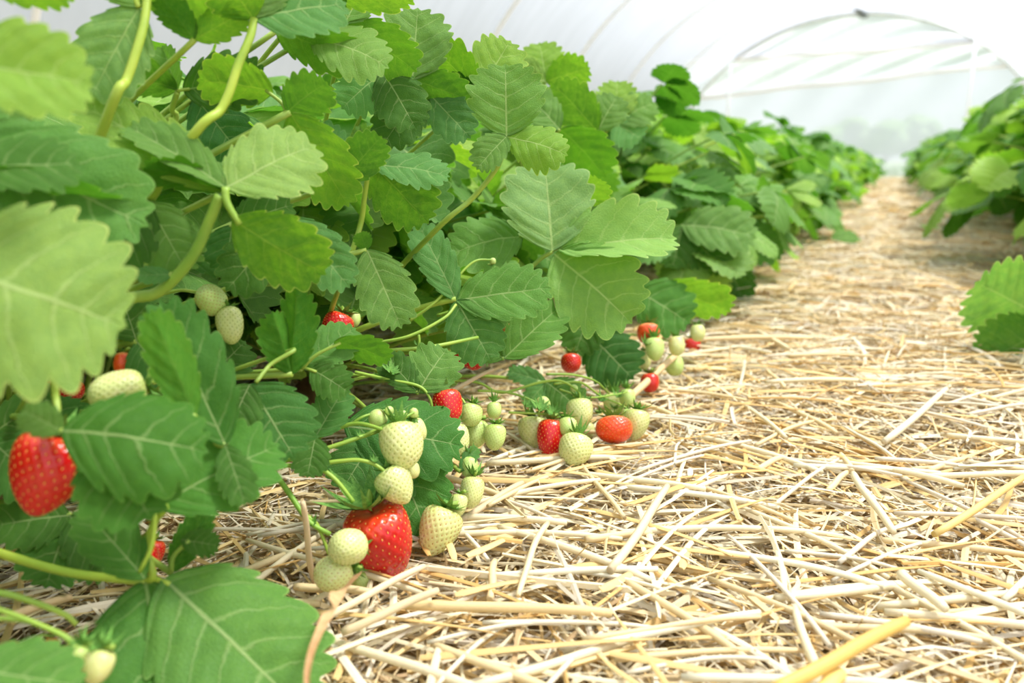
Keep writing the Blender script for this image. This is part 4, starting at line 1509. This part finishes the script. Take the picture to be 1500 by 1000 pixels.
# dried ribbon curling over the big bottom leaf
ptsd = [P(530, 838, .43), P(497, 866, .39), P(486, 888, .355), P(468, 925, .335), P(455, 960, .322), P(450, 1000, .312), P(462, 1040, .305)]
cv = catmull([tuple(p) for p in ptsd], 40)
ww = np.interp(np.linspace(0, 1, 40), [0, .12, .3, .5, .8, 1], [.0012, .0034, .0028, .0016, .0011, .0008])
tg = np.gradient(cv, axis=0)
tg /= np.linalg.norm(tg, axis=1)[:, None]
vd = np.array(tuple(-FWD))
sdv = np.cross(tg, vd)
sdv /= np.linalg.norm(sdv, axis=1)[:, None]
cols = np.array([-1, -.5, 0, .5, 1])
top = cv[:, None, :] + sdv[:, None, :] * (ww[:, None] * cols)[:, :, None] + vd * (.6 * ww[:, None] * np.abs(cols))[:, :, None]
bot = top - vd * 0.0005
V = np.vstack([top.reshape(-1, 3), bot.reshape(-1, 3)])
g1 = grid_faces(40, 5)
F = np.vstack([g1, (g1 + 200)[:, ::-1]])
tag(link('dried_leaf_strip', mesh('dried_leaf_strip', V, F, M['dry'])), 'shrivelled brown leaf strip curling over the big bottom leaf', 'dried leaf')


# brown fleck and fallen leaves on the path
def lying_leaf(px, py, L, yaw, label, t, z=.055, fold=.3):
    o = link('fallen_leaf', custom_leaflet(fold, .5, .2, 3, 7))
    c = P(px, py, ground_depth(px, py, z))
    x, y, n = frame(Vector((math.cos(yaw), math.sin(yaw), .25)), Vector((0.0, -.7, 1)))
    o.matrix_basis = mat4(x * L * .8, y * L, n * L, c - y * L * .5)
    o.color = (*t, 1)
    tag(o, label, 'leaf')


lying_leaf(1240, 345, .085, .5, 'small green fallen leaf on the straw path, left of the yellow one', (.95, 1, .9))
lying_leaf(1362, 331, .07, 1.3, 'small yellow-green fallen leaf on the straw path near the right row', Y_)

# ================================================================== setting
def quad_grid(x0, x1, y0, y1, nx, ny, zf):
    xs = np.linspace(x0, x1, nx)
    ys = np.linspace(y0, y1, ny)
    X, Y = np.meshgrid(xs, ys)
    V = np.stack([X, Y, zf(X, Y)], -1).reshape(-1, 3)
    return V, grid_faces(ny, nx)


TX, TA, TB, TEND = -0.69, 2.78, 2.45, 14.6
V, F = quad_grid(-5, 4, -4.2, 14.8, 91, 191, lambda x, y: np.where((x > -1.2) & (x < 1.5), 0.85 * mound(x, y) - 0.002, -0.002))
tag(link('ground', mesh('ground', V, F, M['soil'])), kind='structure')
V, F = quad_grid(-150, 150, -40, 220, 41, 41, lambda x, y: -0.02 + 0 * x)
tag(link('ground_field', mesh('ground_field', V, F, M['field'])), kind='structure')


def arch(n=61, a=TA, b=TB):
    th = np.linspace(0, PI, n)
    return TX - a * np.cos(th), b * np.sin(th)


HOOPS = [-3.4 + 2.0 * i for i in range(10)]          # last one carries the gable
# roof film: sags slightly between hoops
ys = np.linspace(-4.0, TEND - .04, 140)
ax, az = arch(61)
sag = np.array([0.035 * math.sin(PI * (((y + 3.4) / 2.0) % 1.0)) ** 2 for y in ys])
V = np.zeros((len(ys), 61, 3))
for j, y in enumerate(ys):
    sc = 1 + 0.004 - sag[j] / 3.0
    V[j, :, 0] = TX + (ax - TX) * sc
    V[j, :, 1] = y
    V[j, :, 2] = az * sc
tag(link('ceiling', mesh('ceiling', V.reshape(-1, 3), grid_faces(len(ys), 61), M['film'])), kind='structure')
hm = None
for i, y in enumerate(HOOPS):
    if y > TEND:
        continue
    if hm is None:
        hx, hz = arch(49, TA - .03, TB - .03)
        hm = tube_mesh('tunnel_hoop', np.stack([hx - TX, 0 * hx, hz], -1), .017, M['hoop'], 8)
    o = link('tunnel_hoop', hm)
    o.location = (TX, y, 0)
    tag(o, 'arched steel hoop under the white tunnel film', 'hoop', 'hoops of the tunnel roof')
o = link('tunnel_hoop', tube_mesh('tunnel_hoop', np.stack([hx - TX, 0 * hx, hz], -1), .020, M['steel'], 8))
o.location = (TX, TEND - .05, 0)
tag(o, 'endmost arched steel hoop framing the far opening', 'hoop')
# ridge clamp at the end arch
cl = link('hoop_clamp', tube_mesh('hoop_clamp', [(-.07, -.3, .10), (-.02, -.12, .05), (.05, .0, -.03), (.12, .02, -.04)], [.035, .05, .055, .04], M['dark_steel'], 8))
cl.location = (TX + .02, TEND - .05, TB - .02)
tag(cl, 'dark steel clamp at the top of the far arch', 'clamp')


def above_line(zl, zr, name, mat, zbot=None, y=TEND, n=40, ripple=.03):
    """gable sheet between the arch and a sloping line (or between two lines), following x"""
    xl, xr = TX - 2.62, TX + 2.62
    xs = np.linspace(xl, xr, n)
    top = TB * np.sqrt(np.clip(1 - ((xs - TX) / TA) ** 2, 0, 1)) - .03 if zbot is None else np.interp(xs, [xl, xr], zbot)
    bot = np.minimum(np.interp(xs, [xl, xr], [zl, zr]), top - .002)
    rows = 10
    V = np.zeros((rows, n, 3))
    for r in range(rows):
        k = r / (rows - 1)
        V[r, :, 0] = xs
        V[r, :, 1] = y + ripple * np.sin(xs * 7 + r * .8) * math.sin(PI * k)
        V[r, :, 2] = bot * k + top * (1 - k)
    me = mesh(name, V.reshape(-1, 3), grid_faces(rows, n), mat)
    return link(name, me)


def zat(px, py):
    """height of a pixel on the end plane"""
    r = ray(px, py)
    t = TEND / r.y
    return CAM_H + r.z * t, r.x * t


z1l, x1l = zat(1072, 86)
z1r, x1r = zat(1428, 62)
z2l, _ = zat(1072, 137)
z2r, _ = zat(1428, 99)
sl1 = (z1r - z1l) / (x1r - x1l)
sl2 = (z2r - z2l) / (x1r - x1l)
XL, XR = TX - 2.62, TX + 2.62
L1 = (z1l + sl1 * (XL - x1l), z1l + sl1 * (XR - x1l))
L2 = (z2l + sl2 * (XL - x1l), z2l + sl2 * (XR - x1l))
tag(above_line(L1[0], L1[1], 'wall_end', M['gable']), kind='structure')
dr_ = empty('roll_up_door', (TX, TEND + .12, 0))
tag(dr_, 'rolled white polythene door band hung across the far tunnel opening', 'door')
a = above_line(L2[0], L2[1], 'door_sheet', M['gable'], zbot=L1, y=TEND + .02)
a.parent = dr_
a.location = (-TX, -TEND, 0)
b = above_line(0.0, 0.0, 'haze_sheet', M['haze_film'], zbot=L2, y=TEND + .05)  # added across the open lower part, pales the trees like haze
b.parent = dr_
b.location = (-TX, -TEND, 0)
for nm, ll in (('top_roll', L1), ('bottom_roll', L2)):
    n = 30
    xs = np.linspace(XL, XR, n)
    me = tube_mesh(nm, np.stack([xs - TX, -.03 + .01 * np.sin(xs * 5), np.interp(xs, [XL, XR], ll) + .015 * np.sin(xs * 3)], -1), .035, M['hoop'], 8)
    link(nm, me, dr_)
for x, lab in ((x1l, 'slim steel post left of the far opening'), (x1r, 'slim steel post right of the far opening')):
    zt = TB * math.sqrt(max(0, 1 - ((x - TX) / TA) ** 2)) - .05
    o = link('door_post', tube_mesh('door_post', [(0, 0, 0), (0, 0, zt * .5), (0, 0, zt)], .022, M['hoop'], 8))
    o.location = (x, TEND - .1, 0)
    tag(o, lab, 'post')

# grass tufts where the straw path ends
rg = np.random.default_rng(77)
gv, gfc = [], []
for i in range(9000):
    x, y = rg.uniform(-1.6, 2.0), rg.uniform(14.78, 20.0)
    h = rg.uniform(.06, .20)
    a = rg.uniform(0, PI)
    w = .006
    dx, dy = math.cos(a) * w, math.sin(a) * w
    lx, ly = rg.normal(0, .04, 2)
    b0 = len(gv)
    gv += [(x - dx, y - dy, 0), (x + dx, y + dy, 0), (x + dx * .5 + lx, y + dy * .5 + ly, h * .7), (x - dx * .5 + lx, y - dy * .5 + ly, h * .7), (x + lx * 2, y + ly * 2, h), (x + lx * 2 + .001, y + ly * 2, h)]
    gfc += [(b0, b0 + 1, b0 + 2, b0 + 3), (b0 + 3, b0 + 2, b0 + 5, b0 + 4)]
tag(link('grass', mesh('grass', gv, gfc, mat_flat('grass_blades', (.16, .34, .06), (.3, .45, .12), 3))), 'short green grass growing where the straw path ends', 'grass', kind='stuff')


# hazy trees beyond the field
def tree(x, y, h, w, label, seed):
    rg = np.random.default_rng(seed)
    r = empty('tree', (x, y, 0))
    tag(r, label, 'tree', 'trees beyond the far opening')
    link('trunk', tube_mesh('trunk', [(0, 0, 0), (.1, 0, h * .25), (0, .1, h * .5)], [w * .06, w * .04, w * .03], M['trunk'], 8, 8), r)
    parts = []
    for i in range(11):
        a, k = rg.uniform(0, 2 * PI), rg.uniform(0, 1)
        c = np.array([math.cos(a) * w * .33 * k, math.sin(a) * w * .33 * k, h * rg.uniform(.4, .8)])
        rr = w * rg.uniform(.18, .28)
        th = np.linspace(0, PI, 12)
        ph = np.linspace(0, 2 * PI, 16, endpoint=False)
        bump = 1 + .12 * np.sin(th * 9 + a)[:, None] * np.sin(ph * 5 + k * 9)[None, :] + rg.uniform(-.07, .07, (12, 16))
        V = np.stack([np.sin(th)[:, None] * np.cos(ph) * bump * rr, np.sin(th)[:, None] * np.sin(ph) * bump * rr, (np.cos(th)[:, None] * bump) * rr * .85], -1).reshape(-1, 3) + c
        parts.append((V, grid_faces(12, 16, True)[:, ::-1], np.zeros((len(V), 2))))
    v, f, u = join_geo(parts)
    link('crown', mesh('crown', v, f, M['tree'], u), r)


for i, (px, h, w) in enumerate([(1200, 3.4, 4.5), (1236, 4.6, 5.5), (1266, 3.7, 5), (1296, 4.3, 5.5), (1330, 4.6, 5.5), (1362, 3.3, 4.5), (1392, 2.6, 4)]):
    r = ray(px, 230)
    y = 95 + 6 * (i % 3)
    tree(r.x / r.y * y, y, h, w, 'pale hazy tree seen through the far tunnel opening', i)

# ================================================================== light
w = bpy.data.worlds.new('world')
SC.world = w
w.use_nodes = True
nt = w.node_tree
bg = nt.nodes['Background']
bg.inputs[0].default_value = (0.90, 0.95, 1.0, 1)
bg.inputs[1].default_value = 0.50
sl = bpy.data.lights.new('sun', 'SUN')
sl.energy = 7.8
sl.angle = math.radians(14)
sl.color = (1.0, 0.975, 0.93)
so_ = bpy.data.objects.new('sun', sl)
COL.objects.link(so_)
so_.rotation_euler = Vector((-.46, -.22, -1)).to_track_quat('-Z', 'Y').to_euler()

SC.view_settings.view_transform = 'Standard'
SC.view_settings.look = 'None'
SC.view_settings.gamma = 1
SC.view_settings.use_curve_mapping = False
SC.view_settings.exposure = 0.66
SC.cycles.use_denoising = True
SC.cycles.adaptive_threshold = 0.02
SC.cycles.max_bounces = 8
SC.cycles.diffuse_bounces = 4
SC.cycles.transmission_bounces = 5
SC.cycles.transparent_max_bounces = 12
SC.cycles.sample_clamp_indirect = 6
